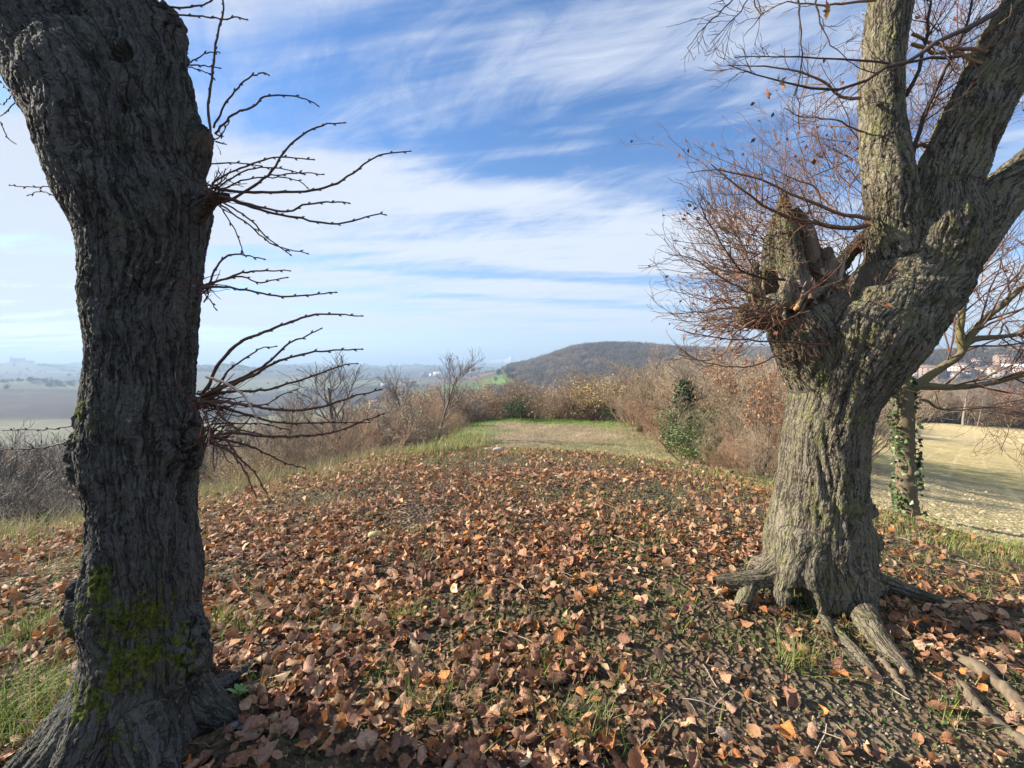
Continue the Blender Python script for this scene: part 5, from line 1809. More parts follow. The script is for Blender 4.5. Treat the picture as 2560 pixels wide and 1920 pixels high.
def clover():
    rng = np.random.default_rng(55)
    acc = Acc()
    N = 1500
    x = np.r_[rng.normal(1.7, .8, N), rng.normal(-.75, .28, N // 2), rng.uniform(-4, 5, N)]
    y = np.r_[rng.normal(1.75, .4, N), rng.normal(1.55, .25, N // 2), rng.uniform(1.2, 5, N)]
    p = np.stack([x, y, H(x, y) + .012 + .01 * rng.random(len(x))], 1)
    V, T = leaf_quads(rng, p, .014)
    acc.add(V, T, pick_cols(rng, len(p), [(.07, .14, .03), (.10, .18, .04), (.05, .10, .03), (.12, .2, .05)], 4))
    obj('ground_cover', acc.mesh('ground_cover', MAT_BLADE), kind='stuff', label='tiny green clover leaves on the bare soil')
    # crumbs of soil, grit and twig ends
    acc = Acc()
    N = 4200
    x = np.r_[rng.normal(1.9, .75, N // 2), rng.uniform(-5, 6, N // 2)]
    y = np.r_[rng.normal(1.8, .42, N // 2), rng.uniform(1.2, 6, N // 2)]
    p = np.stack([x, y, H(x, y) + .002], 1)
    oc = np.array([(1, 0, 0), (0, 1, 0), (-1, 0, 0), (0, -1, 0), (0, 0, 1), (0, 0, -1)], float)
    of = np.array([(0, 1, 4), (1, 2, 4), (2, 3, 4), (3, 0, 4), (1, 0, 5), (2, 1, 5), (3, 2, 5), (0, 3, 5)])
    s = rng.lognormal(math.log(.0042), .5, N).clip(.002, .012)
    V = oc[None] * s[:, None, None] * rng.uniform(.5, 1.3, (N, 6, 1)) + p[:, None]
    F = of[None] + (np.arange(N) * 6)[:, None, None]
    acc.add(V.reshape(-1, 3), F.reshape(-1, 3), pick_cols(rng, N, [(.30, .26, .19), (.22, .18, .12), (.33, .29, .22), (.15, .12, .08)], 6))
    # thin fallen twigs
    N = 160
    x = rng.uniform(-3.5, 4.5, N); y = rng.uniform(1.3, 5, N)
    a = rng.uniform(0, 6.28, N); L = rng.uniform(.06, .25, N)
    t = np.linspace(-.5, .5, 5)
    px_ = x[:, None] + np.cos(a)[:, None] * L[:, None] * t; py_ = y[:, None] + np.sin(a)[:, None] * L[:, None] * t
    pz = H(px_.ravel(), py_.ravel()).reshape(N, 5) + rng.uniform(.008, .035, (N, 1))
    pts = np.stack([px_, py_, pz], -1) + rng.normal(size=(N, 5, 3)) * .004
    V, F = tubes(pts, np.full((N, 5), .0022) * rng.uniform(.6, 1.4, (N, 1)), 4)
    acc.add(V, F, pick_cols(rng, N, [(.34, .27, .2), (.2, .14, .1), (.45, .38, .3)], 20))
    obj('soil_crumbs', acc.mesh('soil_crumbs', MAT_STONE), kind='stuff', label='pale grit, crumbs of soil and broken twig ends')


clover()


def clods():
    rng = np.random.default_rng(71)
    N = 7000
    a = rng.uniform(az_of(2120), az_of(2750), N)
    x = np.sin(a); y = np.cos(a)
    re = edge_r(x, y)
    r = re * 1.12 + 9 * rng.random(N) ** 1.6
    x = x * r; y = y * r
    p = np.stack([x, y, H(x, y)], 1)
    oc = np.array([(1, 0, 0), (0, 1, 0), (-1, 0, 0), (0, -1, 0), (0, 0, 1), (0, 0, -1)], float)
    of = np.array([(0, 1, 4), (1, 2, 4), (2, 3, 4), (3, 0, 4)])
    s_ = rng.lognormal(math.log(.022), .4, N)
    V = oc[None] * s_[:, None, None] * rng.uniform(.4, 1.4, (N, 6, 1)) * np.array([1, 1, .55]) + p[:, None]
    F = of[None] + (np.arange(N) * 6)[:, None, None]
    acc = Acc()
    acc.add(V.reshape(-1, 3), F.reshape(-1, 3), pick_cols(rng, N, [(.38, .31, .18), (.29, .24, .13), (.46, .38, .23), (.25, .23, .10)], 6))
    obj('soil_clods', acc.mesh('soil_clods', MAT_STONE), kind='stuff', label='pale clods and stubble on the near end of the sown field')


clods()


def stone(px, py, size, colr, label, seed, flat=.6):
    rng = np.random.default_rng(seed)
    import bmesh
    bm = bmesh.new()
    bmesh.ops.create_icosphere(bm, subdivisions=3, radius=1)
    V = np.array([v.co[:] for v in bm.verts]); F = np.array([[v.index for v in f.verts] for f in bm.faces])
    bm.free()
    # chop flat facets
    for _ in range(9):
        n = norm(rng.normal(size=3)); d = rng.uniform(.55, .85)
        e = V @ n - d
        V = V - np.maximum(e, 0)[:, None] * n
    V = V + norm(V) * (fbm(V[:, 0] * 3, V[:, 1] * 3, V[:, 2] * 3, 3, seed) * .04)[:, None]
    V = V * np.array(size) * .5
    a = Acc(); a.add(V, F, colr)
    p = gp(px, py)[0]
    o = obj('stone', a.mesh('stone', MAT_STONE), None, label=label, category='stone')
    o.location = (p[0], p[1], p[2] + size[2] * .22)
    o.rotation_euler = (rng.uniform(-.2, .2), rng.uniform(-.2, .2), rng.uniform(0, 3))


stone(942, 1342, (.17, .11, .085), (.42, .36, .18), 'flat yellowish stone lying among leaves in the middle of the mound', 3)
stone(1245, 1128, (.30, .2, .12), (.36, .34, .31), 'pale grey stone on the crest beside the green verge', 5)
stone(1222, 1126, (.2, .16, .1), (.24, .22, .20), 'smaller darker stone just left of the pale one on the crest', 6)
stone(612, 1818, (.12, .05, .04), (.16, .18, .2), 'smooth dark blue-grey stone in the shade at the foot of the dark trunk', 9)


def seedling():
    rng = np.random.default_rng(6)
    p = gp(597, 1762)[0]
    e = empty('seedling', tuple(p), category='plant', label='small pale green seedling in the shade beside the dark trunk')
    st = Acc()
    V, F = tubes(np.array([[[0, 0, -.005], [.003, 0, .03], [0, 0, .06]]]), np.array([[.002, .002, .0015]]), 5)
    st.add(V, F, (.12, .2, .06))
    obj('stem', st.mesh('stem', MAT_BLADE), e)
    for i in range(7):
        a = i * 2.4
        t = np.linspace(0, 1, 6)
        L = rng.uniform(.035, .055)
        w = .009 * np.sin(t * math.pi * .93 + .12)
        c = np.stack([np.cos(a) * L * t, np.sin(a) * L * t, .035 + .02 * (i % 3) * .5 + .03 * np.sin(t * 2)], 1)
        sd_ = np.array([-math.sin(a), math.cos(a), .15])
        V = np.concatenate([c - sd_ * w[:, None], c + sd_ * w[:, None]])
        F = np.array([[k, k + 1, k + 7, k + 6] for k in range(5)])
        q = Acc(); q.add(V, F, (.20, .36, .12))
        obj('leaf', q.mesh('leaf', MAT_BLADE, True), e)


seedling()


# ------------------------------------------------------------------ thickets, bushes and bare trees round the mound
HB = 5.0                                   # every plant kind is modelled 5 m tall and scaled


def stems(rng, n, L, spread_r, lean, K=8, r0=.02, up=.12, wob=.10):
    a = rng.uniform(0, 2 * math.pi, n)
    b = np.stack([np.cos(a), np.sin(a), 0 * a], 1) * (spread_r * np.sqrt(rng.random(n)))[:, None]
    d = norm(np.stack([np.cos(a) * lean, np.sin(a) * lean, np.ones(n)], 1) + rng.normal(size=(n, 3)) * .15)
    LL = L * rng.uniform(.6, 1.1, n)
    pts = [b - d * .1]
    for k in range(K - 1):
        pts.append(pts[-1] + d * (LL / (K - 1))[:, None])
        d = norm(d + rng.normal(size=(n, 3)) * wob + np.array([0, 0, up * .3]))
    pts = np.stack(pts, 1)
    return pts, (r0 * rng.uniform(.6, 1.3, n))[:, None] * np.linspace(1, .35, K)[None]


def add_t(acc, p, r, s, c, rng, jit=.3):
    V, F = tubes(p, r, s)
    n, K = r.shape
    acc.add(V, F, np.repeat(np.array(c)[None] * rng.uniform(1 - jit, 1 + jit, (n, 1)), K * s, 0))


def fit(acc_list):
    mx = max(float(np.percentile(np.concatenate(a.V)[:, 2], 99.7)) for a in acc_list)
    for a in acc_list:
        a.V = [v * (HB / mx) for v in a.V]


def kind_bare_tree(seed, c=(.24, .20, .16)):
    rng = np.random.default_rng(seed)
    tr, cr = Acc(), Acc()
    p0, r0 = stems(rng, 1 + seed % 2, 4.2, .15, .1, 10, .085, .2, .07)
    add_t(tr, p0, r0, 7, c, rng, .1)
    p1, r1 = spawn(rng, p0, r0, 9, 1.9, 8, .85, .45, .11, .5, .3, .98, .3, .07)
    p2, r2 = spawn(rng, p1, r1, 6, .95, 6, .75, .25, .13, .5, .2, 1, .3, .05)
    p3, r3 = spawn(rng, p2, r2, 5, .5, 4, .7, .15, .15, .5)
    add_t(cr, p1, r1, 4, c, rng); add_t(cr, p2, np.maximum(r2, .007), 3, c, rng); add_t(cr, p3, np.maximum(r3, .005), 3, np.array(c) * 1.15, rng)
    fit([tr, cr])
    return [('trunk', tr, MAT_TWIG), ('crown', cr, MAT_TWIG)]


def kind_thicket(seed, c=(.29, .225, .155), dens=1.0, leaf=None):
    rng = np.random.default_rng(seed)
    a = Acc()
    p0, r0 = stems(rng, int(22 * dens), 4.6, 1.1, .38, 9, .026, .1, .10)
    p1, r1 = spawn(rng, p0, r0, 6, 1.8, 7, .6, .2, .14, .6, .12)
    p2, r2 = spawn(rng, p1, r1, 6, .8, 5, .75, .12, .17, .6)
    p3, r3 = spawn(rng, p2, r2, 2, .4, 3, .8, .1, .2, .6)
    add_t(a, p0, r0, 4, c, rng); add_t(a, p1, np.maximum(r1, .009), 3, c, rng); add_t(a, p2, np.maximum(r2, .007), 3, np.array(c) * 1.1, rng); add_t(a, p3, np.maximum(r3, .006), 3, np.array(c) * 1.2, rng)
    out = [('stems', a, MAT_TWIG)]
    if leaf is not None:
        b = Acc()
        pos = p3[rng.random(len(p3)) < leaf[2]][:, -1]
        pos = pos + rng.normal(size=pos.shape) * .05
        V, T = leaf_quads(rng, pos, leaf[1])
        b.add(V, T, pick_cols(rng, len(pos), leaf[0], 4, .3))
        fit([a, b])
        out.append(('foliage', b, MAT_BUSH))
    else:
        fit([a])
    return out


def dome_points(rng, n, rx, h, shell=.55, lumps=9):
    """points filling a lumpy mound shape"""
    cs = rng.normal(size=(lumps, 3)) * np.array([rx * .55, rx * .55, h * .2]) + np.array([0, 0, h * .55])
    rs = rng.uniform(.25, .5, lumps) * min(rx * 1.4, h)
    k = rng.integers(0, lumps, n)
    d = norm(rng.normal(size=(n, 3)))
    q = (rng.random(n) ** shell)[:, None]
    p = cs[k] + d * rs[k][:, None] * q
    low = p[:, 2] < .1
    p[low, 2] = rng.uniform(.05, h * .5, low.sum())
    return p


def kind_tangle(seed, cols, base=(.17, .12, .085), n=4200, size=.13):
    """bush smothered in climbers: brown fluff over a mass of stems"""
    rng = np.random.default_rng(seed)
    a, b = Acc(), Acc()
    p0, r0 = stems(rng, 20, 4.0, 1.6, .45, 8, .03, .0, .13)
    p1, r1 = spawn(rng, p0, r0, 7, 1.5, 6, .9, .0, .22, .6, .1)
    p2, r2 = spawn(rng, p1, r1, 5, .7, 4, .9, -.1, .25, .6)
    add_t(a, p0, r0, 4, base, rng); add_t(a, p1, np.maximum(r1, .01), 3, base, rng); add_t(a, p2, np.maximum(r2, .009), 3, np.array(base) * 1.3, rng)
    pos = np.vstack([dome_points(rng, n * 2 // 3, 2.2, 4.4, .45), p2[rng.integers(0, len(p2), n // 3), -1]])
    V, T = leaf_quads(rng, pos, size)
    b.add(V, T, pick_cols(rng, len(pos), cols, 4, .35))
    fit([a, b])
    return [('stems', a, MAT_TWIG), ('foliage', b, MAT_BUSH)]


def kind_evergreen(seed, cols=((.03, .055, .02), (.045, .075, .028), (.02, .04, .015), (.07, .10, .04)), n=5200):
    rng = np.random.default_rng(seed)
    a, b = Acc(), Acc()
    p0, r0 = stems(rng, 6, 3.6, .5, .3, 6, .05, .1, .1)
    add_t(a, p0, r0, 5, (.1, .08, .06), rng)
    pos = dome_points(rng, n, 1.9, 4.6, .33, 14)
    V, T = leaf_quads(rng, pos, .17)
    b.add(V, T, pick_cols(rng, len(pos), cols, 4, .3))
    fit([a, b])
    return [('stems', a, MAT_TWIG), ('foliage', b, MAT_GLOSSY)]


def kind_ivy_tree(seed, bare=True):
    rng = np.random.default_rng(seed)
    tr, cr, iv = Acc(), Acc(), Acc()
    c = (.17, .14, .11)
    p0, r0 = stems(rng, 1, 4.2, .02, .12, 10, .09, .2, .08)
    add_t(tr, p0, r0, 6, c, rng, .1)
    p1, r1 = spawn(rng, p0, r0, 12, 1.4, 7, .9, .4, .12, .45, .35)
    p2, r2 = spawn(rng, p1, r1, 6, .7, 5, .8, .2, .14, .5)
    p3, r3 = spawn(rng, p2, r2, 3, .35, 3, .8, .1, .2, .5)
    for (p, r, s) in ((p1, r1, 4), (p2, r2, 3), (p3, r3, 3)):
        add_t(cr, p, np.maximum(r, .006), s, c, rng)
    n = 2600
    t = rng.random(n) ** .8 * .86 * 9
    k = np.minimum(t.astype(int), 8); f = (t - k)[:, None]
    pos = p0[0, k] * (1 - f) + p0[0, k + 1] * f
    bulge = (.20 + .22 * np.abs(np.sin(t * 1.3 + seed)))[:, None]
    pos = pos + norm(rng.normal(size=(n, 3))) * bulge * rng.uniform(.4, 1.2, (n, 1))
    side = p1[rng.integers(0, 4, n // 5), rng.integers(0, 3, n // 5)]
    pos = np.vstack([pos, side + rng.normal(size=side.shape) * .13])
    V, T = leaf_quads(rng, pos, .11)
    iv.add(V, T, pick_cols(rng, len(pos), [(.035, .06, .022), (.05, .085, .03), (.025, .045, .018), (.09, .12, .05)], 4, .3))
    fit([tr, cr, iv])
    return [('trunk', tr, MAT_TWIG), ('crown', cr, MAT_TWIG), ('ivy', iv, MAT_GLOSSY)]


def kind_brown_leaf(seed):
    rng = np.random.default_rng(seed)
    tr, cr = Acc(), Acc()
    c = (.16, .12, .09)
    p0, r0 = stems(rng, 2, 4.0, .2, .15, 9, .06, .2, .08)
    add_t(tr, p0, r0, 6, c, rng, .1)
    p1, r1 = spawn(rng, p0, r0, 12, 1.5, 7, .95, .2, .12, .5, .12)
    p2, r2 = spawn(rng, p1, r1, 6, .8, 5, .8, .1, .14, .5)
    p3, r3 = spawn(rng, p2, r2, 3, .35, 3, .8, .0, .2, .5)
    for (p, r, s) in ((p1, r1, 4), (p2, r2, 3), (p3, r3, 3)):
        add_t(cr, p, np.maximum(r, .006), s, c, rng)
    pos = np.vstack([p3[:, -1], p3[:, 1], p2[:, -1]]); pos = pos[rng.random(len(pos)) < .75]
    V, T = leaf_quads(rng, pos + rng.normal(size=pos.shape) * .03, .12)
    lf = Acc()
    lf.add(V, T, pick_cols(rng, len(pos), [(.36, .17, .085), (.42, .23, .12), (.27, .12, .065), (.46, .28, .16)], 4, .25))
    fit([tr, cr, lf])
    return [('trunk', tr, MAT_TWIG), ('crown', cr, MAT_TWIG), ('foliage', lf, MAT_BUSH)]


KIT = {}


def proto(kind, builder, seeds, **kw):
    KIT[kind] = []
    for s in seeds:
        KIT[kind].append([(nm, acc.mesh(nm, mt), mt) for (nm, acc, mt) in builder(s, **kw)])


TANB = [(.36, .25, .165), (.44, .32, .22), (.26, .17, .115), (.52, .41, .30), (.20, .135, .09)]
proto('bare_tree', kind_bare_tree, (1, 2, 3))
proto('tall_tree', kind_bare_tree, (4, 6), c=(.13, .108, .09))
proto('thicket_dim', kind_thicket, (17,), c=(.15, .13, .108))
proto('thicket', kind_thicket, (11, 12, 13))
proto('thicket_red', kind_thicket, (14, 15), c=(.30, .195, .13), leaf=(((.36, .21, .14), (.28, .16, .10), (.42, .28, .17)), .09, .4))
proto('tangle', kind_tangle, (21, 22, 23), cols=TANB)
proto('tangle_grey', kind_tangle, (24, 25), cols=[(.30, .235, .175), (.38, .31, .24), (.19, .145, .11), (.46, .39, .32)], base=(.13, .10, .08))
proto('tangle_gold', kind_tangle, (26,), cols=[(.40, .30, .12), (.48, .36, .16), (.36, .26, .17), (.26, .19, .10)])
proto('evergreen', kind_evergreen, (31, 32))
proto('green_bush', kind_evergreen, (33,), cols=((.13, .18, .06), (.10, .14, .045), (.17, .22, .08), (.07, .10, .035)), n=3600)
proto('ivy_tree', kind_ivy_tree, (41, 42))
proto('brown_leaf', kind_brown_leaf, (51,))
NAME = {'bare_tree': ('bare_tree', 'tree'), 'tall_tree': ('bare_tree', 'tree'), 'thicket': ('bare_bush', 'bush'), 'thicket_dim': ('bare_bush', 'bush'), 'thicket_red': ('bare_bush', 'bush'), 'tangle': ('overgrown_bush', 'bush'), 'tangle_grey': ('overgrown_bush', 'bush'),
        'tangle_gold': ('overgrown_bush', 'bush'), 'evergreen': ('evergreen_shrub', 'shrub'), 'green_bush': ('green_shrub', 'shrub'), 'ivy_tree': ('ivy_tree', 'tree'), 'brown_leaf': ('brown_leaf_tree', 'tree')}
_prng = np.random.default_rng(90)


def plant(kind, px, r, top=None, h=None, wide=1.0, label=None, group=None, var=None, yaw=None):
    x, y, z = at(px, r)
    if h is None:
        h = max(.6, float(zray(px, top, r)) - z)
    meshes = KIT[kind][_prng.integers(0, len(KIT[kind])) if var is None else var]
    nm, cat = NAME[kind]
    e = bpy.data.objects.new(nm, None)
    COL.objects.link(e)
    e.location = (x, y, z - .04 * h)
    s = h / HB
    e.rotation_euler = (0, 0, _prng.uniform(0, 6.28) if yaw is None else yaw)
    e.scale = (s * wide, s * wide, s)
    e['label'] = label or ('bare twiggy ' + nm.replace('_', ' '))
    e['category'] = cat
    if group:
        e['group'] = group
    for (n_, me, mt) in meshes:
        link(bpy.data.objects.new(n_, me), e)
    return e


# single trees and bushes that can be told apart (photo column, range, photo row of the top)
plant('tall_tree', 890, 18, 862, wide=1.5, var=0, label='tall bare tree with fine spreading crown rising above the left thicket')
plant('tall_tree', 1088, 20, 858, wide=1.0, var=1, label='tall slender bare tree at the left end of the green verge')
plant('tall_tree', 1050, 20, 900, wide=.8, var=0, label='thinner bare tree leaning beside the tall slender one')
plant('bare_tree', 1625, 27, 850, wide=.7, var=1, label='thin bare tree standing up above the wood against the hill')
plant('bare_tree', 705, 19, 955, wide=.9, var=2, label='low bare tree in the gap behind the dark trunk shoots')
plant('evergreen', 1292, 33.2, 985, wide=1.05, var=0, label='rounded dark evergreen shrub at the edge of the verge, alone among brown bushes')
plant('evergreen', 1540, 34.5, 1008, wide=1.5, var=1, label='low dark green shrub at the foot of the golden brown bush')
plant('ivy_tree', 1688, 16.5, 890, wide=1.0, var=0, label='tree trunk thickly wrapped in dark ivy, taller of the pair')
plant('ivy_tree', 1752, 16.5, 915, wide=1.1, var=1, label='shorter ivy wrapped tree just right of the taller one')
plant('ivy_tree', 1602, 27, 935, wide=.7, var=0, label='slim ivy wrapped trunk further back in the wood')
plant('green_bush', 1722, 13.2, 1018, wide=1.25, label='yellowish green bush below the two ivy wrapped trees')
plant('evergreen', 1742, 15.5, 1005, wide=.9, label='dark ivy bush between the two ivy wrapped trees')
plant('tangle_gold', 1475, 37, 928, wide=1.3, label='large golden brown overgrown bush behind the lower field')
plant('tangle_gold', 1555, 38, 932, wide=1.1, label='golden brown bush against the foot of the wooded hill')
plant('tangle', 1385, 36, 962, wide=1.05, var=0, label='rounded brown overgrown bush right of the dark evergreen')
plant('tangle_grey', 1225, 34.5, 1030, wide=1.3, label='low grey brown bush left of the dark evergreen')
plant('tangle_grey', 1165, 33, 1000, wide=1.2, label='grey overgrown bush hanging over a dark hollow by the verge')
plant('brown_leaf', 1905, 10.5, 880, wide=.85, label='young tree keeping its orange brown leaves beside the olive trunk')
plant('brown_leaf', 1840, 15, 845, wide=.8, label='brown leaved tree further back behind the twig brush')
plant('brown_leaf', 1948, 13, 905, wide=.8, label='orange brown leaved sapling partly hidden by the olive trunk')
plant('tangle_grey', 985, 17.5, 985, wide=.75, var=0, label='upright grey bush smothered in climbers, left of the slender trees')
plant('tangle_grey', 940, 15.5, 1075, wide=1.0, var=1, label='small grey bush at the rim below the tall bare tree')
plant('tangle_gold', 605, 9.5, 1120, wide=1.1, label='low yellowish bush behind the grassy rim near the dark trunk')
plant('tangle_grey', 540, 10, 1150, wide=1.2, label='dark bramble bush by the dark trunk at the rim')
plant('tangle', 640, 11, 1165, wide=1.2, label='small brown bramble right of the yellowish bush at the rim')

G1 = 'bare bushes of the thicket left of the lower field'
for px, r, top, k in ((560, 14, 1150, 'thicket'), (610, 17, 1120, 'thicket'), (660, 16, 1100, 'thicket'), (700, 22, 1060, 'thicket'), (740, 15, 1070, 'thicket'), (770, 19, 1030, 'thicket'), (815, 15, 1050, 'thicket'), (850, 18, 1000, 'thicket'),
                      (870, 23, 985, 'thicket'), (905, 16, 1010, 'thicket_red'), (930, 21, 985, 'thicket'), (960, 25, 965, 'thicket'), (1010, 20, 985, 'thicket'), (1040, 27, 955, 'thicket_red'), (1000, 17.5, 1040, 'thicket'), (1060, 19, 1020, 'thicket'),
                      (1090, 22, 995, 'thicket_red'), (780, 24, 1010, 'thicket'), (640, 24, 1085, 'thicket'), (1120, 21.5, 1030, 'thicket'), (720, 30, 1040, 'thicket'), (830, 28, 1000, 'thicket')):
    plant(k, px, r, top, wide=1.15, label='bare twiggy bush in the thicket between the dark trunk and the slender tree', group=G1)
G2 = 'overgrown brown bushes behind the lower field'
for px, r, top in ((1030, 30, 960), (1070, 32, 955), (1105, 29, 975), (1135, 33, 960), (1165, 31, 975), (1200, 35, 965), (1235, 34, 975), (1265, 36, 960), (1320, 36, 955), (1345, 34, 985), (1410, 35, 958), (1440, 33, 985), (1510, 34, 965), (1145, 27, 1015),
                   (1100, 25.5, 1035), (1580, 34, 960), (1560, 31.5, 1000), (1300, 38, 968), (1180, 39, 955), (1390, 38, 962), (1065, 37, 965)):
    r = r * 1.05 + 4 * float(sst(px, 1120, 1220))
    plant(['tangle', 'tangle_grey', 'tangle'][int(px) % 3], px, r, top, wide=1.15, label='brown climber covered bush in the hedge behind the lower field', group=G2)
G3 = 'bare bushes behind the hedge'
for px, r, top in ((1240, 44, 940), (1290, 42, 925), (1330, 48, 945), (1360, 42, 950), (1430, 46, 940), (1470, 42, 925), (1500, 44, 915), (1530, 42, 905), (1570, 40, 902), (1600, 42, 895), (1400, 50, 950), (1190, 46, 960), (1130, 44, 968), (1630, 38, 890), (1655, 34, 880)):
    plant(['thicket', 'bare_tree'][int(px / 10) % 2], px, r, top, wide=1.5, label='bare tree rising over the brown hedge below the wooded hill', group=G3)
G4 = 'bare bushes of the wood right of the lower field'
LOW4 = 20
for px, r, top, k in ((1600, 28, 960, 'thicket_red'), (1625, 25, 975, 'thicket_red'), (1640, 22, 1000, 'thicket_red'), (1655, 27, 905, 'thicket'), (1668, 18, 1060, 'thicket_red'), (1680, 25, 885, 'thicket'), (1710, 24, 880, 'thicket'), (1720, 28, 872, 'thicket'), (1745, 22, 895, 'thicket'),
                      (1770, 19, 925, 'thicket'), (1780, 25, 868, 'thicket'), (1800, 16, 955, 'thicket'), (1810, 21, 880, 'thicket'), (1835, 18, 900, 'thicket'), (1850, 13.5, 985, 'thicket'), (1860, 23, 862, 'thicket'), (1880, 16, 905, 'thicket'), (1900, 12, 1010, 'thicket_red'),
                      (1920, 19, 868, 'thicket'), (1940, 14, 930, 'thicket'), (1700, 15.5, 1080, 'thicket_red'), (1750, 13.5, 1075, 'thicket_red'), (1780, 14.5, 1020, 'thicket'), (1820, 12, 1070, 'thicket'), (1870, 10.5, 1080, 'thicket_red'), (1930, 10, 1060, 'thicket'), (1800, 11.5, 1110, 'thicket_red'),
                      (1960, 16, 880, 'thicket'), (2000, 14, 920, 'thicket'), (1965, 11, 980, 'thicket'), (1590, 31, 940, 'thicket'), (1900, 26, 858, 'thicket'), (1830, 28, 858, 'thicket'), (1750, 31, 862, 'thicket'), (2060, 17, 900, 'thicket'), (2090, 22, 880, 'thicket')):
    plant(k, px, r, top + (LOW4 if (1640 < px < 1900 and top < 930) else 0), wide=1.2, label='bare twiggy bush in the wood between the lower field and olive trunk', group=G4)
G5 = 'trees of the wood down the slope on the left'
rng = np.random.default_rng(77)
for i in range(112):
    px = rng.uniform(-260, 560) if i < 84 else rng.uniform(560, 900)
    r = (rng.uniform(12, 50) if i < 40 else rng.uniform(38, 92)) if px < 470 else rng.uniform(22, 60)
    topy = 1090 + 165 * (1 - sst(r, 11, 34)) * rng.uniform(.6, 1.05) + rng.uniform(-18, 25)
    if px > 560: topy = rng.uniform(1020, 1075)
    x_, y_, z_ = at(px, r)
    h_ = float(zray(px, topy, r)) - z_
    k = rng.choice(['thicket_dim', 'bare_tree', 'ivy_tree', 'thicket_dim', 'tall_tree', 'tangle_grey' if r < 30 else 'tall_tree'])
    plant(k, px, r, h=float(np.clip(h_, 1.5, 14)), wide=rng.uniform(.7, 1.2), label={'thicket_dim': 'bare bush', 'tall_tree': 'bare tree', 'bare_tree': 'bare tree', 'ivy_tree': 'ivy clad tree', 'tangle_grey': 'overgrown bush'}[k] + ' in the dim wood down the slope left of the dark trunk', group=G5)
G6 = 'trees along the far side of the sown field'
for i in range(46):
    px = 2120 + i * 11.5 + rng.uniform(-6, 6)
    r = rng.uniform(152, 172)
    k = rng.choice(['bare_tree', 'thicket', 'ivy_tree', 'bare_tree', 'thicket', 'brown_leaf', 'tangle_gold' if px > 2400 else 'thicket'])
    plant(k, px, r, h=rng.uniform(7.5, 12.5) * (.55 if k == 'tangle_gold' else 1), wide=rng.uniform(.9, 1.4), label={'bare_tree': 'bare tree', 'thicket': 'bushy bare tree', 'ivy_tree': 'ivy clad tree', 'brown_leaf': 'brown leaved tree', 'tangle_gold': 'golden reed-like bush'}[k] + ' at the far edge of the sown field', group=G6)


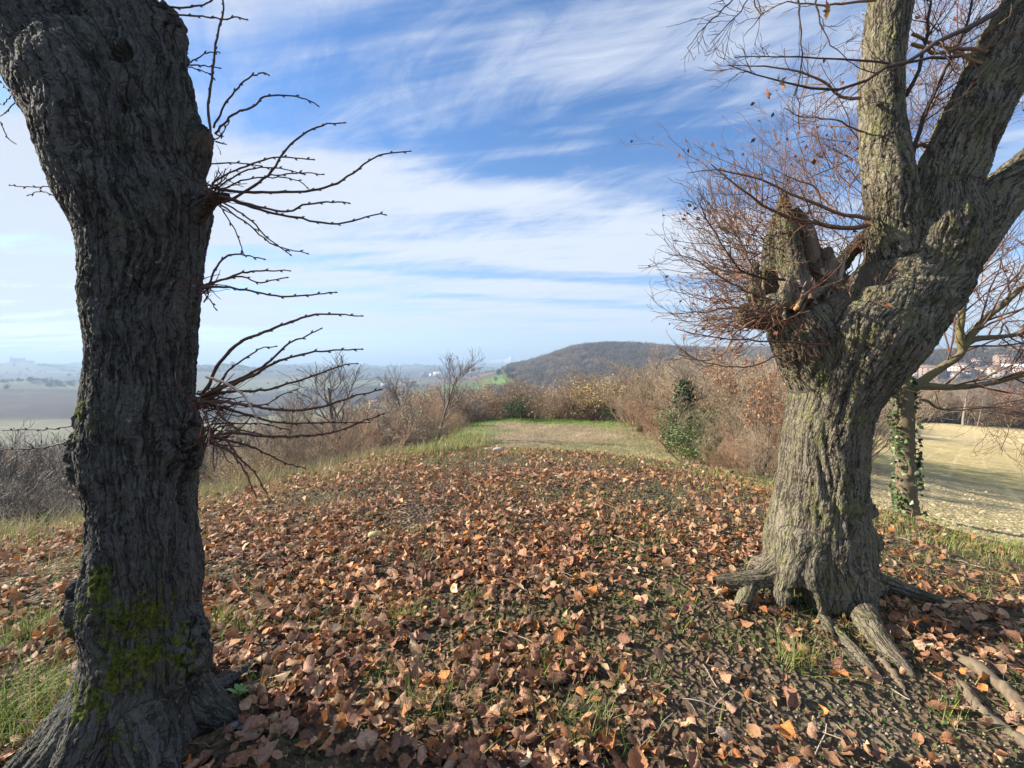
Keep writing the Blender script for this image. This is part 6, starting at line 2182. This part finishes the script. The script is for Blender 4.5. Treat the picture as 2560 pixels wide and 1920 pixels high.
# ---- the ivy clad pollard behind the right tree ---------------------------------------------------
def small_tree():
    D = 5.75
    x, y, z = at(2270, math.hypot(P(2270, 1290, D)[0], D))
    D = y
    loc = (x, y, z)
    e = empty('ivy_clad_tree', loc, category='tree', label='slim tree with mossy yellowish trunk and ivy between the pollard and sown field')
    limbs = [
        limb_px([(2274, 1330, 36, D), (2272, 1280, 31, D), (2265, 1200, 29, D), (2262, 1100, 28, D), (2258, 1000, 29, D), (2255, 940, 26, D), (2262, 890, 18, D), (2270, 850, 14, D), (2275, 780, 10, D)], 40),
        limb_px([(2262, 970, 16, D), (2300, 965, 15, D), (2360, 968, 12, D), (2420, 966, 11, D), (2490, 955, 10, D), (2560, 938, 9, D), (2680, 925, 6, D)], 30),
        limb_px([(2268, 985, 17, D), (2310, 950, 15, D), (2345, 925, 14, D), (2395, 890, 14, D), (2420, 850, 14, D), (2460, 800, 12, D), (2510, 760, 11, D), (2570, 705, 10, D), (2700, 600, 7, D)], 36),
        limb_px([(2405, 880, 13, D), (2400, 850, 14, D), (2400, 820, 12, D), (2408, 760, 10, D), (2412, 680, 8, D), (2405, 560, 6, D)], 24),
        limb_px([(2400, 868, 12, D), (2440, 848, 12, D), (2500, 842, 9, D), (2560, 833, 8, D), (2660, 810, 5, D)], 24),
        limb_px([(2240, 985, 10, D), (2210, 978, 7, D), (2180, 965, 5, D)], 14),
        limb_px([(2300, 1000, 5, D), (2320, 1003, 5, D), (2345, 1020, 4.5, D), (2400, 1025, 3, D), (2500, 1020, 2.5, D), (2600, 1050, 2, D)], 24)]
    tr = Acc()
    for (C, R) in limbs:
        C = catmull(np.column_stack([C, R]), len(C) * 3); R = C[:, 3]; C = C[:, :3]
        sides = 26 if R.max() > .08 else 10
        V, F = tubes(C[None], R[None], sides)
        nrm_ = V - np.repeat(C, sides, 0)
        V = V + norm(nrm_) * (np.abs(fbm(V[:, 0] * 22, V[:, 1] * 22, V[:, 2] * 6, 3, 3)) * R.repeat(sides) * -.22)[:, None]
        ms = sst(V[:, 2], z + .9, z + 1.9)[:, None] * sst(fbm(V[:, 0] * 5, V[:, 1] * 5, V[:, 2] * 3, 3, 9), -.5, .3)[:, None]
        lm = .15 + .5 * ms
        tr.add(V - np.array(loc), F, np.array((.15, .12, .085)) * (1 - lm * .7) + np.array((.17, .15, .035)) * lm * .7)
    obj('trunk', tr.mesh('trunk', MAT_STONE, True), e)
    rng = np.random.default_rng(61)
    tw = Acc()
    for (C, R) in limbs[1:]:
        i = np.linspace(4, len(C) - 1, 8).astype(int)
        p1, r1 = spawn(rng, C[i][None], R[i][None], 22, 1.15, 8, .9, .15, .13, .35, .1, 1, .3, -.02)
        r1 = np.clip(r1, .003, .012)
        p2, r2 = spawn(rng, p1, r1, 6, .55, 6, .8, .0, .15, .6, .15, 1, .3, -.03); r2 = np.clip(r2, .0022, .005)
        p3, r3 = spawn(rng, p2, r2, 3, .28, 4, .8, -.1, .18, .7); r3 = np.clip(r3, .0018, .003)
        for (p, r, s) in ((p1, r1, 4), (p2, r2, 3), (p3, r3, 3)):
            V, F = tubes(p, r, s)
            tw.add(V - np.array(loc), F, np.repeat(np.array((.13, .075, .055)) * rng.uniform(.6, 1.5, (len(p), 1)), p.shape[1] * s, 0))
        sel = p3[rng.random(len(p3)) < .06][:, -1]
        V, T = leaf_quads(rng, sel, .05)
        tw.add(V - np.array(loc), T, pick_cols(rng, len(sel), [(.36, .19, .1), (.3, .14, .07)], 4))
    obj('crown', tw.mesh('crown', MAT_TWIG), e)
    iv = Acc()
    n = 1000
    C, R = limbs[0]
    k = rng.integers(2, len(C) - 12, n)
    side = rng.random(n) < .55
    ang = np.where(side, rng.normal(math.radians(-5), .55, n), rng.normal(math.radians(190), .45, n))
    low = C[k, 2] < z + .55
    ang = np.where(low & (rng.random(n) < .5), rng.uniform(0, 6.28, n), ang)
    rr = R[k] * rng.uniform(1.0, 1.45, n) + .01
    pos = C[k] + np.stack([np.cos(ang) * rr, np.sin(ang) * rr, rng.normal(size=n) * .03], 1)
    pos = pos[(np.sin(pos[:, 2] * 7 + ang * 1.3) + rng.normal(size=n) * .5) > -.45]
    V, T = leaf_quads(rng, pos, .062)
    iv.add(V - np.array(loc), T, pick_cols(rng, len(pos), [(.09, .14, .05), (.13, .19, .08), (.05, .09, .03), (.17, .22, .10)], 4, .2))
    obj('ivy', iv.mesh('ivy', MAT_GLOSSY), e)


small_tree()


ONES = ['', 'first', 'second', 'third', 'fourth', 'fifth', 'sixth', 'seventh', 'eighth', 'ninth', 'tenth', 'eleventh', 'twelfth', 'thirteenth', 'fourteenth', 'fifteenth', 'sixteenth', 'seventeenth', 'eighteenth', 'nineteenth']
TENS = {2: ('twentieth', 'twenty'), 3: ('thirtieth', 'thirty'), 4: ('fortieth', 'forty'), 5: ('fiftieth', 'fifty'), 6: ('sixtieth', 'sixty'), 7: ('seventieth', 'seventy'), 8: ('eightieth', 'eighty'), 9: ('ninetieth', 'ninety')}


def ordinal(n):
    if n < 20:
        return ONES[n]
    if n == 100:
        return 'hundredth'
    if n > 100:
        return 'hundred and ' + ordinal(n - 100)
    t, o = divmod(n, 10)
    return TENS[t][0] if o == 0 else TENS[t][1] + '-' + ONES[o]


def relabel(group, place, first=None):
    """labels of a row of similar things, told apart by their order in the row"""
    os_ = [o for o in bpy.data.objects if o.parent is None and o.get('group') == group]
    os_.sort(key=lambda o: math.atan2(o.location.x, o.location.y))
    hs = sorted(o.scale[2] for o in os_)
    for i, o in enumerate(os_):
        q = o.scale[2]
        size = 'tall' if q > hs[int(len(hs) * .7)] else ('low' if q < hs[int(len(hs) * .3)] else 'middling')
        what = first(o) if first else o.name.split('.')[0].replace('_', ' ')
        o['label'] = '%s %s, %s from the left %s' % (size, what, ordinal(i + 1), place)


relabel(G1, 'in the thicket left of the slender tree')
relabel(G2, 'in the hedge behind the lower field')
relabel(G3, 'among those rising behind the hedge')
relabel(G4, 'in the wood beside the olive trunk')
relabel(G5, 'in the dim slope wood')
relabel(G6, 'along the far edge of the sown field')


# ------------------------------------------------------------------ woods on the far slopes (instanced small crowns)
def crown_seed_mesh(seed, c0, c1):
    rng = np.random.default_rng(seed)
    a = Acc()
    n = 300
    d = norm(rng.normal(size=(n, 3)) * np.array([1, 1, .9]) + np.array([0, 0, .35]))
    base = np.array([0, 0, .34]) + rng.normal(size=(n, 3)) * np.array([.16, .16, .13])
    tip = base + d * rng.uniform(.18, .46, (n, 1)) * np.array([.85, .85, 1.1])
    side = norm(np.cross(d, rng.normal(size=(n, 3))))
    V = np.stack([base + side * .016 + d * .1, base - side * .016 + d * .1, tip], 1).reshape(-1, 3)
    a.add(V, np.arange(n * 3).reshape(-1, 3), np.repeat(np.array(c0) + (np.array(c1) - c0) * rng.random((n, 1)), 3, 0))
    V, F = tubes(np.array([[[0, 0, -.15], [0, 0, .25], [0.02, 0, .5]]]), np.array([[.014, .012, .008]]), 4)
    a.add(V, F, np.array(c0) * .8)
    return a.mesh('wood_crown', MAT_BUSH)


def far_wood(name, label, pts, sizes, seed, colr):
    me = bpy.data.meshes.new(name)
    n = len(pts)
    me.vertices.add(n)
    me.vertices.foreach_set('co', np.asarray(pts, np.float32).ravel())
    a = me.attributes.new('size', 'FLOAT', 'POINT'); a.data.foreach_set('value', np.asarray(sizes, np.float32))
    rng = np.random.default_rng(seed)
    a = me.attributes.new('turn', 'FLOAT_VECTOR', 'POINT')
    t = np.zeros((n, 3), np.float32); t[:, 2] = rng.uniform(0, 6.28, n)
    a.data.foreach_set('vector', t.ravel())
    me.update()
    o = obj(name, me, kind='stuff', label=label)
    src = bpy.data.objects.new('wood_crown_source', crown_seed_mesh(seed, *colr))   # never linked: only the points show it
    ng = bpy.data.node_groups.new('scatter', 'GeometryNodeTree')
    ng.interface.new_socket(name='Geometry', in_out='INPUT', socket_type='NodeSocketGeometry')
    ng.interface.new_socket(name='Geometry', in_out='OUTPUT', socket_type='NodeSocketGeometry')
    gi = ng.nodes.new('NodeGroupInput'); go = ng.nodes.new('NodeGroupOutput')
    ip = ng.nodes.new('GeometryNodeInstanceOnPoints')
    oi = ng.nodes.new('GeometryNodeObjectInfo'); oi.inputs['Object'].default_value = src
    s_ = ng.nodes.new('GeometryNodeInputNamedAttribute'); s_.data_type = 'FLOAT'; s_.inputs['Name'].default_value = 'size'
    r_ = ng.nodes.new('GeometryNodeInputNamedAttribute'); r_.data_type = 'FLOAT_VECTOR'; r_.inputs['Name'].default_value = 'turn'
    L = ng.links.new
    L(gi.outputs[0], ip.inputs['Points']); L(oi.outputs['Geometry'], ip.inputs['Instance'])
    L(s_.outputs['Attribute'], ip.inputs['Scale']); L(r_.outputs['Attribute'], ip.inputs['Rotation'])
    L(ip.outputs[0], go.inputs[0])
    md = o.modifiers.new('scatter', 'NODES'); md.node_group = ng
    return o


def woods():
    rng = np.random.default_rng(123)
    # wooded hill
    def polar(n, px0, px1, r0, r1):
        px = rng.uniform(px0, px1, n); r = np.sqrt(rng.uniform(r0 ** 2, r1 ** 2, n)); a = az_of(px)
        x, y = np.sin(a) * r, np.cos(a) * r
        return px, r, x, y, H(x, y)
    px, r, x, y, z = polar(15000, 1215, 1990, 330, 1190)
    k = (px > 1215 + 55 * sst(r, 500, 900)) & ~((np.abs(px - 1255) < 40) & (r > 470) & (r < 760))
    gap = fbm(x / 60, y / 60, 0, 2, 9)
    k &= gap > -.75
    far_wood('hill_wood', 'bare grey brown wood covering the hill on the right', np.stack([x, y, z], 1)[k], rng.uniform(7, 13, k.sum()), 5, ((.085, .068, .052), (.19, .155, .125)))
    k2 = k & (rng.random(len(x)) < .22) & (fbm(x / 90, y / 90, 0, 2, 19) > .1)
    far_wood('hill_copse', 'paler leafless trees scattered through the hill wood', np.stack([x, y, z + 2], 1)[k2], rng.uniform(9, 14, k2.sum()), 15, ((.17, .13, .10), (.30, .24, .19)))
    px, r, x, y, z = polar(900, 1230, 1990, 400, 1150)
    k2 = fbm(x / 70, y / 70, 0, 2, 23) > .25
    far_wood('hill_pines', 'dark evergreens among the bare wood on the hill', np.stack([x, y, z + 1], 1)[k2], rng.uniform(8, 13, k2.sum()), 16, ((.02, .028, .018), (.045, .06, .035)))
    px, r, x, y, z = polar(5500, 1960, 2950, 640, 1250)
    far_wood('town_hill_wood', 'dark wood on the hill above the distant town', np.stack([x, y, z], 1), rng.uniform(8, 13, len(x)), 6, ((.05, .05, .045), (.11, .10, .08)))
    px, r, x, y, z = polar(5200, -420, 1160, 88, 200)
    k = rng.random(len(x)) < .9
    far_wood('slope_wood', 'bare grey wood on the slope falling away to the left', np.stack([x, y, z], 1)[k], rng.uniform(5, 9, k.sum()) * (1 + .5 * (px[k] < 420)), 7, ((.06, .052, .046), (.15, .13, .11)))
    px, r, x, y, z = polar(3600, -420, 470, 95, 250)
    far_wood('valley_wood', 'dim grey wood filling the hollow at the far left', np.stack([x, y, z], 1), rng.uniform(7, 10.5, len(x)), 17, ((.05, .045, .04), (.13, .115, .10)))
    px, r, x, y, z = polar(3800, 1120, 2120, 75, 330)
    far_wood('hollow_wood', 'bare wood in the hollow between the hedge and the hill', np.stack([x, y, z], 1), rng.uniform(6, 10, len(x)), 8, ((.11, .08, .06), (.21, .165, .13)))
    px, r, x, y, z = polar(2600, 2100, 2900, 172, 420)
    far_wood('field_wood', 'grey wood behind the sown field in front of the town', np.stack([x, y, z], 1), rng.uniform(7, 11, len(x)), 12, ((.09, .07, .06), (.20, .16, .13)))
    # hedges and copses over the farmland
    px, r, x, y, z = polar(26000, -420, 1330, 240, 3600)
    n_ = fbm(x / 150, y / 150, 0, 3, 55) + .25 * fbm(x / 420, y / 420, 0, 2, 71)
    q = x / 130 * 1.0 + 30 * 0
    k = ((n_ > .85) | (np.abs(vnoise(x / 190, y / 110, 0, 88)) < .014)) & (r > np.where(px < 420, 800, 380))
    k &= ~((np.abs(px - 1255) < 45) & (r < 800))
    far_wood('copses', 'small copses and hedges scattered over the hazy farmland', np.stack([x, y, z], 1)[k], rng.uniform(5, 10, k.sum()) * (1 + .5 * sst(r[k], 1200, 2500)), 10, ((.06, .055, .045), (.12, .105, .08)))
    pass


woods()


# ------------------------------------------------------------------ far buildings
def box_v(x0, x1, y0, y1, z0, z1):
    V = np.array([[x, y, z] for z in (z0, z1) for (x, y) in ((x0, y0), (x1, y0), (x1, y1), (x0, y1))], float)
    F = np.array([[3, 2, 1, 0], [4, 5, 6, 7], [0, 1, 5, 4], [1, 2, 6, 5], [2, 3, 7, 6], [3, 0, 4, 7]])
    return V, F


def house_meshes(w, d, h, rh, wall, roofc, floors=2, cols=3, flat=False):
    wa = Acc()
    V, F = box_v(-w / 2, w / 2, -d / 2, d / 2, -3, h); wa.add(V, F, wall)
    if not flat:
        V = np.array([[-w / 2, -d / 2, h], [-w / 2, d / 2, h], [-w / 2, 0, h + rh], [w / 2, -d / 2, h], [w / 2, d / 2, h], [w / 2, 0, h + rh]])
        wa.add(V, np.array([[0, 2, 1], [3, 4, 5]]), wall)
    ro = Acc()
    e = .45
    if flat:
        V, F = box_v(-w / 2 - .2, w / 2 + .2, -d / 2 - .2, d / 2 + .2, h + .01, h + .5); ro.add(V, F, roofc)
    else:
        for s in (-1, 1):
            yo = s * (d / 2 + e); zo = h - e * rh / (d / 2)
            V = np.array([[-w / 2 - e, yo, zo], [w / 2 + e, yo, zo], [w / 2 + e, 0, h + rh + .05], [-w / 2 - e, 0, h + rh + .05]])
            V = np.vstack([V, V + np.array([0, 0, .22])])
            F = np.array([[0, 1, 2, 3], [7, 6, 5, 4], [0, 4, 5, 1], [2, 6, 7, 3], [1, 5, 6, 2], [3, 7, 4, 0]])
            ro.add(V, F, roofc)
    wi = []
    a = Acc(); V, F = box_v(-.55, .55, -.06, .06, -.75, .75); a.add(V, F, (.06, .065, .075))
    wm = a.mesh('window', MAT_PLASTER)
    for f in range(floors):
        for c in range(cols):
            for s in (-1, 1):
                wi.append(((c + .5 - cols / 2) * w / cols, s * (d / 2 + .03), 1.6 + f * 3.0))
    ch = Acc(); V, F = box_v(w * .2, w * .2 + .7, -.4, .3, h + rh * .6, h + rh + 1.1); ch.add(V, F, wall)
    out = [('wall', wa.mesh('wall', MAT_PLASTER)), ('roof', ro.mesh('roof', MAT_PLASTER))]
    if not flat:
        out.append(('chimney', ch.mesh('chimney', MAT_PLASTER)))
    return out, wm, wi


HK = [
    house_meshes(11, 9, 6.2, 2.4, (.44, .41, .35), (.20, .13, .10)),
    house_meshes(14, 9, 6.4, 2.2, (.37, .32, .28), (.20, .13, .11), 2, 4),
    house_meshes(10, 8, 7.0, 2.0, (.70, .68, .64), (.27, .14, .10)),
    house_meshes(18, 10, 9.5, 2.6, (.40, .36, .32), (.21, .14, .11), 3, 5),
    house_meshes(30, 14, 7.0, .1, (.72, .72, .70), (.55, .55, .54), 2, 7, True),
    house_meshes(22, 12, 12.5, 2.0, (.29, .21, .18), (.20, .14, .11), 4, 5),
]


def house(px, r, kind, label, group=None, yaw=0.0, s=1.0, name='house', cat='house', dz=0.0):
    x, y, z = at(px, r)
    e = empty(name, (x, y, z + dz), category=cat, label=label)
    if group: e['group'] = group
    e.rotation_euler = (0, 0, -math.atan2(x, y) + yaw)
    e.scale = (s, s, s)
    ms, wm, wi = HK[kind]
    for nm, me in ms:
        link(bpy.data.objects.new(nm, me), e)
    for p in wi:
        if p[1] < 0:
            w_ = bpy.data.objects.new('window', wm); w_.location = p
            link(w_, e)
    return e


GT = 'houses of the town beyond the sown field'
rng = np.random.default_rng(31)
spots = [(2195, 470), (2225, 500), (2250, 460), (2285, 455), (2310, 470), (2330, 440), (2352, 458), (2375, 480), (2385, 440), (2400, 470), (2418, 450), (2440, 500), (2455, 455), (2480, 470), (2497, 440), (2515, 490), (2535, 455), (2550, 470), (2575, 450),
         (2290, 560), (2345, 600), (2390, 560), (2430, 590), (2470, 610), (2505, 570), (2545, 600), (2580, 560), (2240, 600), (2320, 640), (2490, 650)]
for i, (px, r) in enumerate(spots):
    k = [1, 0, 2, 3, 0, 5, 1, 2, 3, 4][(i * 7) % 10]
    house(px, r * 1.3, k, 'x', GT, rng.uniform(-.6, .6), rng.uniform(.6, .85), dz=0)
HN = {id(HK[k][0][0][1]): n for k, n in enumerate(['cream house with red roof', 'pinkish house with red roof', 'white house with brown roof', 'long pink house', 'long white flat-roofed building', 'tall brick red block'])}


def hname(o):
    for c in bpy.data.objects:
        if c.parent == o and c.name.startswith('wall'):
            return HN[id(c.data)] if id(c.data) in HN else _by_mesh(c.data)


def _by_mesh(me):
    for k, n in enumerate(['cream house with red roof', 'pinkish house with red roof', 'white house with brown roof', 'long pink house', 'long white flat-roofed building', 'tall brick red block']):
        if HK[k][0][0][1] == me:
            return n
    return 'house'


def order_houses(group, place):
    os_ = [o for o in bpy.data.objects if o.parent is None and o.get('group') == group]
    os_.sort(key=lambda o: math.atan2(o.location.x, o.location.y))
    walls = {c.parent.name: _by_mesh(c.data) for c in bpy.data.objects if c.parent is not None and c.name.startswith('wall')}
    for i, o in enumerate(os_):
        o['label'] = '%s, %s from the left %s' % (walls[o.name], ordinal(i + 1), place)


order_houses(GT, 'in the distant town')
GV = 'houses of the far village left of the hill'
for i, (px, r) in enumerate([(1188, 2050), (1205, 2000), (1222, 1950), (1236, 1980), (1250, 1900), (1262, 1850), (1275, 1950), (1290, 1980), (1212, 2100), (1240, 2150), (1180, 1700), (1170, 1750), (1196, 1650), (1080, 1800), (1060, 1700), (1100, 1750)]):
    house(px, r, [0, 2, 1, 4, 0, 2][i % 6], 'x', GV, rng.uniform(-.6, .6), 1.5, dz=5)
order_houses(GV, 'in the far village')
house(1397, 880, 0, 'cream farmhouse alone among the trees halfway up the wooded hill', yaw=.3, s=.95, dz=3)
house(1512, 960, 1, 'pale farmhouse near the top of the wooded hill', yaw=-.2, s=.9, dz=3)
house(1285, 640, 1, 'dark roofed farm building beside the green meadow at the hill foot', yaw=.4, s=.75, dz=0)
house(1300, 665, 1, 'smaller farmhouse behind the farm building by the green meadow', yaw=-.3, s=.7, dz=0)
house(935, 420, 0, 'small yellowish house alone below the horizon left of the slender bare tree', yaw=.3, s=.8, dz=.5)
house(968, 1000, 4, 'long white farm shed left of the church in the middle distance', yaw=.1, s=.9, dz=1)
house(1030, 1010, 1, 'pinkish farmhouse right of the church in the middle distance', yaw=.2, s=1.3, dz=1)


def church():
    x, y, z = at(1003, 1000)
    e = empty('church', (x, y, z + 1), category='church', label='small church with dark pointed spire among sheds in the middle distance')
    e.rotation_euler = (0, 0, -math.atan2(x, y))
    ms, wm, wi = HK[1]
    for nm, me in ms[:2]:
        o = link(bpy.data.objects.new('nave' if nm == 'wall' else nm, me), e); o.scale = (1.3, 1.2, 1.2); o.location = (12, 0, 0)
    a = Acc(); V, F = box_v(-2.4, 2.4, -2.4, 2.4, -2, 12); a.add(V, F, (.5, .42, .35)); obj('tower', a.mesh('tower', MAT_PLASTER), e)
    a = Acc(); V = np.array([[-3, -3, 12], [3, -3, 12], [3, 3, 12], [-3, 3, 12], [0, 0, 22.]]); a.add(V, np.array([[0, 1, 4], [1, 2, 4], [2, 3, 4], [3, 0, 4]]), (.06, .06, .065)); obj('spire', a.mesh('spire', MAT_PLASTER), e)


church()


def castle(px, r, s, label, boxes, colr=(.30, .25, .21), dz=0):
    x, y, z = at(px, r)
    e = empty('castle', (x, y, z + dz), category='castle', label=label)
    e.rotation_euler = (0, 0, -math.atan2(x, y))
    e.scale = (s, s, s)
    for (nm, x0, x1, z1, dep) in boxes:
        a = Acc()
        V, F = box_v(x0, x1, -dep / 2, dep / 2, -8, z1); a.add(V, F, colr)
        if nm in ('tower', 'keep'):
            n = 5
            for i in range(n):
                xx = x0 + (x1 - x0) * (i + .15) / n
                V, F = box_v(xx, xx + (x1 - x0) / n * .6, -dep / 2 - .6, dep / 2 + .6, z1 - .5, z1 + 2.2); a.add(V, F, colr)
        else:
            V = np.array([[x0, -dep / 2, z1], [x1, -dep / 2, z1], [x1, 0, z1 + 4], [x0, 0, z1 + 4], [x0, dep / 2, z1], [x1, dep / 2, z1]])
            a.add(V, np.array([[0, 1, 2, 3], [3, 2, 5, 4]]), (.28, .15, .11))
        p_ = obj(nm, a.mesh(nm, MAT_PLASTER), e)
        b = Acc()
        for i in range(3):
            xx = x0 + (x1 - x0) * (i + .5) / 3
            V, F = box_v(xx - .9, xx + .9, -dep / 2 - .15, -dep / 2 + .1, z1 * .55, z1 * .55 + 3); b.add(V, F, (.05, .05, .055))
        obj('window', b.mesh('window', MAT_PLASTER), p_)


castle(1150, 4480, 1.0, 'hilltop castle with square tower on the far ridge at the centre', [('tower', -14, -2, 62, 12), ('wall', -45, -14, 30, 20), ('keep', -2, 28, 38, 22), ('wall', 28, 52, 24, 16)], dz=0)
castle(48, 4480, .62, 'long castle block on the hazy skyline at the far left', [('keep', -60, -42, 58, 20), ('wall', -42, 55, 42, 24), ('tower', 38, 54, 50, 16), ('wall', 55, 120, 16, 16)], dz=0)
castle(272, 4480, .6, 'flat topped building on the hazy skyline left of the dark trunk', [('wall', -60, 60, 30, 24), ('keep', -75, -60, 34, 20)], dz=0)
castle(583, 2150, .75, 'lone square tower on the ridge right of the dark trunk', [('tower', -10, 10, 33, 14), ('wall', -42, -10, 12, 10)], dz=0)


# ------------------------------------------------------------------ far mountain
def mountain():
    n, m = 300, 24
    px = np.linspace(980, 1500, n)
    top = np.interp(px, [980, 1060, 1130, 1180, 1220, 1240, 1258, 1270, 1278, 1285, 1300, 1330, 1370, 1420, 1500], [918, 914, 908, 909, 904, 901, 899, 894, 890, 894, 899, 903, 906, 914, 922])
    R = 7500.
    zt = zray(px, top, R) + 8 * fbm(px / 9, 0 * px, 0, 4, 3)
    rows = np.linspace(0, 1, m)
    V = []
    a = az_of(px)
    for t in rows:
        r = R - 1500 * t
        z = zt * (1 - t) ** .8 - 30 + 30 * (1 - t) + 26 * (1 - t) * t * 4 * fbm(px / 12, np.full(n, t * 4), 0, 4, 5)
        V.append(np.stack([np.sin(a) * r, np.cos(a) * r, z], 1))
    for t in (1.,):
        V.insert(0, np.stack([np.sin(a) * (R + 700), np.cos(a) * (R + 700), 0 * a], 1))
    V = np.vstack(V)
    m += 1
    idx = np.arange(n * m).reshape(m, n)
    F = np.stack([idx[:-1, :-1], idx[1:, :-1], idx[1:, 1:], idx[:-1, 1:]], -1).reshape(-1, 4)
    snow = sst(V[:, 2] + 14 * fbm(V[:, 0] / 200, V[:, 1] / 200, V[:, 2] / 40, 3, 2), 40, 95)[:, None]
    a_ = Acc(); a_.add(V, F, np.array((.16, .17, .19)) * (1 - snow) + np.array((.75, .77, .8)) * snow)
    obj('mountain', a_.mesh('mountain', MAT_PLASTER, True), kind='structure', label='faint snowy peak far away on the horizon')


mountain()

# ------------------------------------------------------------------ air
V, F = box_v(-11500, 11500, -11500, 11500, -220, 205)
hz = make_mesh('haze', V, F)
hm = bpy.data.materials.new('haze_air')
hm.use_nodes = True
hm.node_tree.nodes.clear()
g = NT(hm.node_tree)
pv_ = g.n('ShaderNodeVolumePrincipled')
pv_.inputs['Color'].default_value = (0.46, 0.64, 0.88, 1)
pv_.inputs['Density'].default_value = 0.00035
pv_.inputs['Anisotropy'].default_value = 0.12
ho = g.n('ShaderNodeOutputMaterial')
g.link(pv_.outputs[0], ho.inputs['Volume'])
hz.materials.append(hm)
obj('haze', hz, kind='stuff', label='thin blue haze over the far hills')
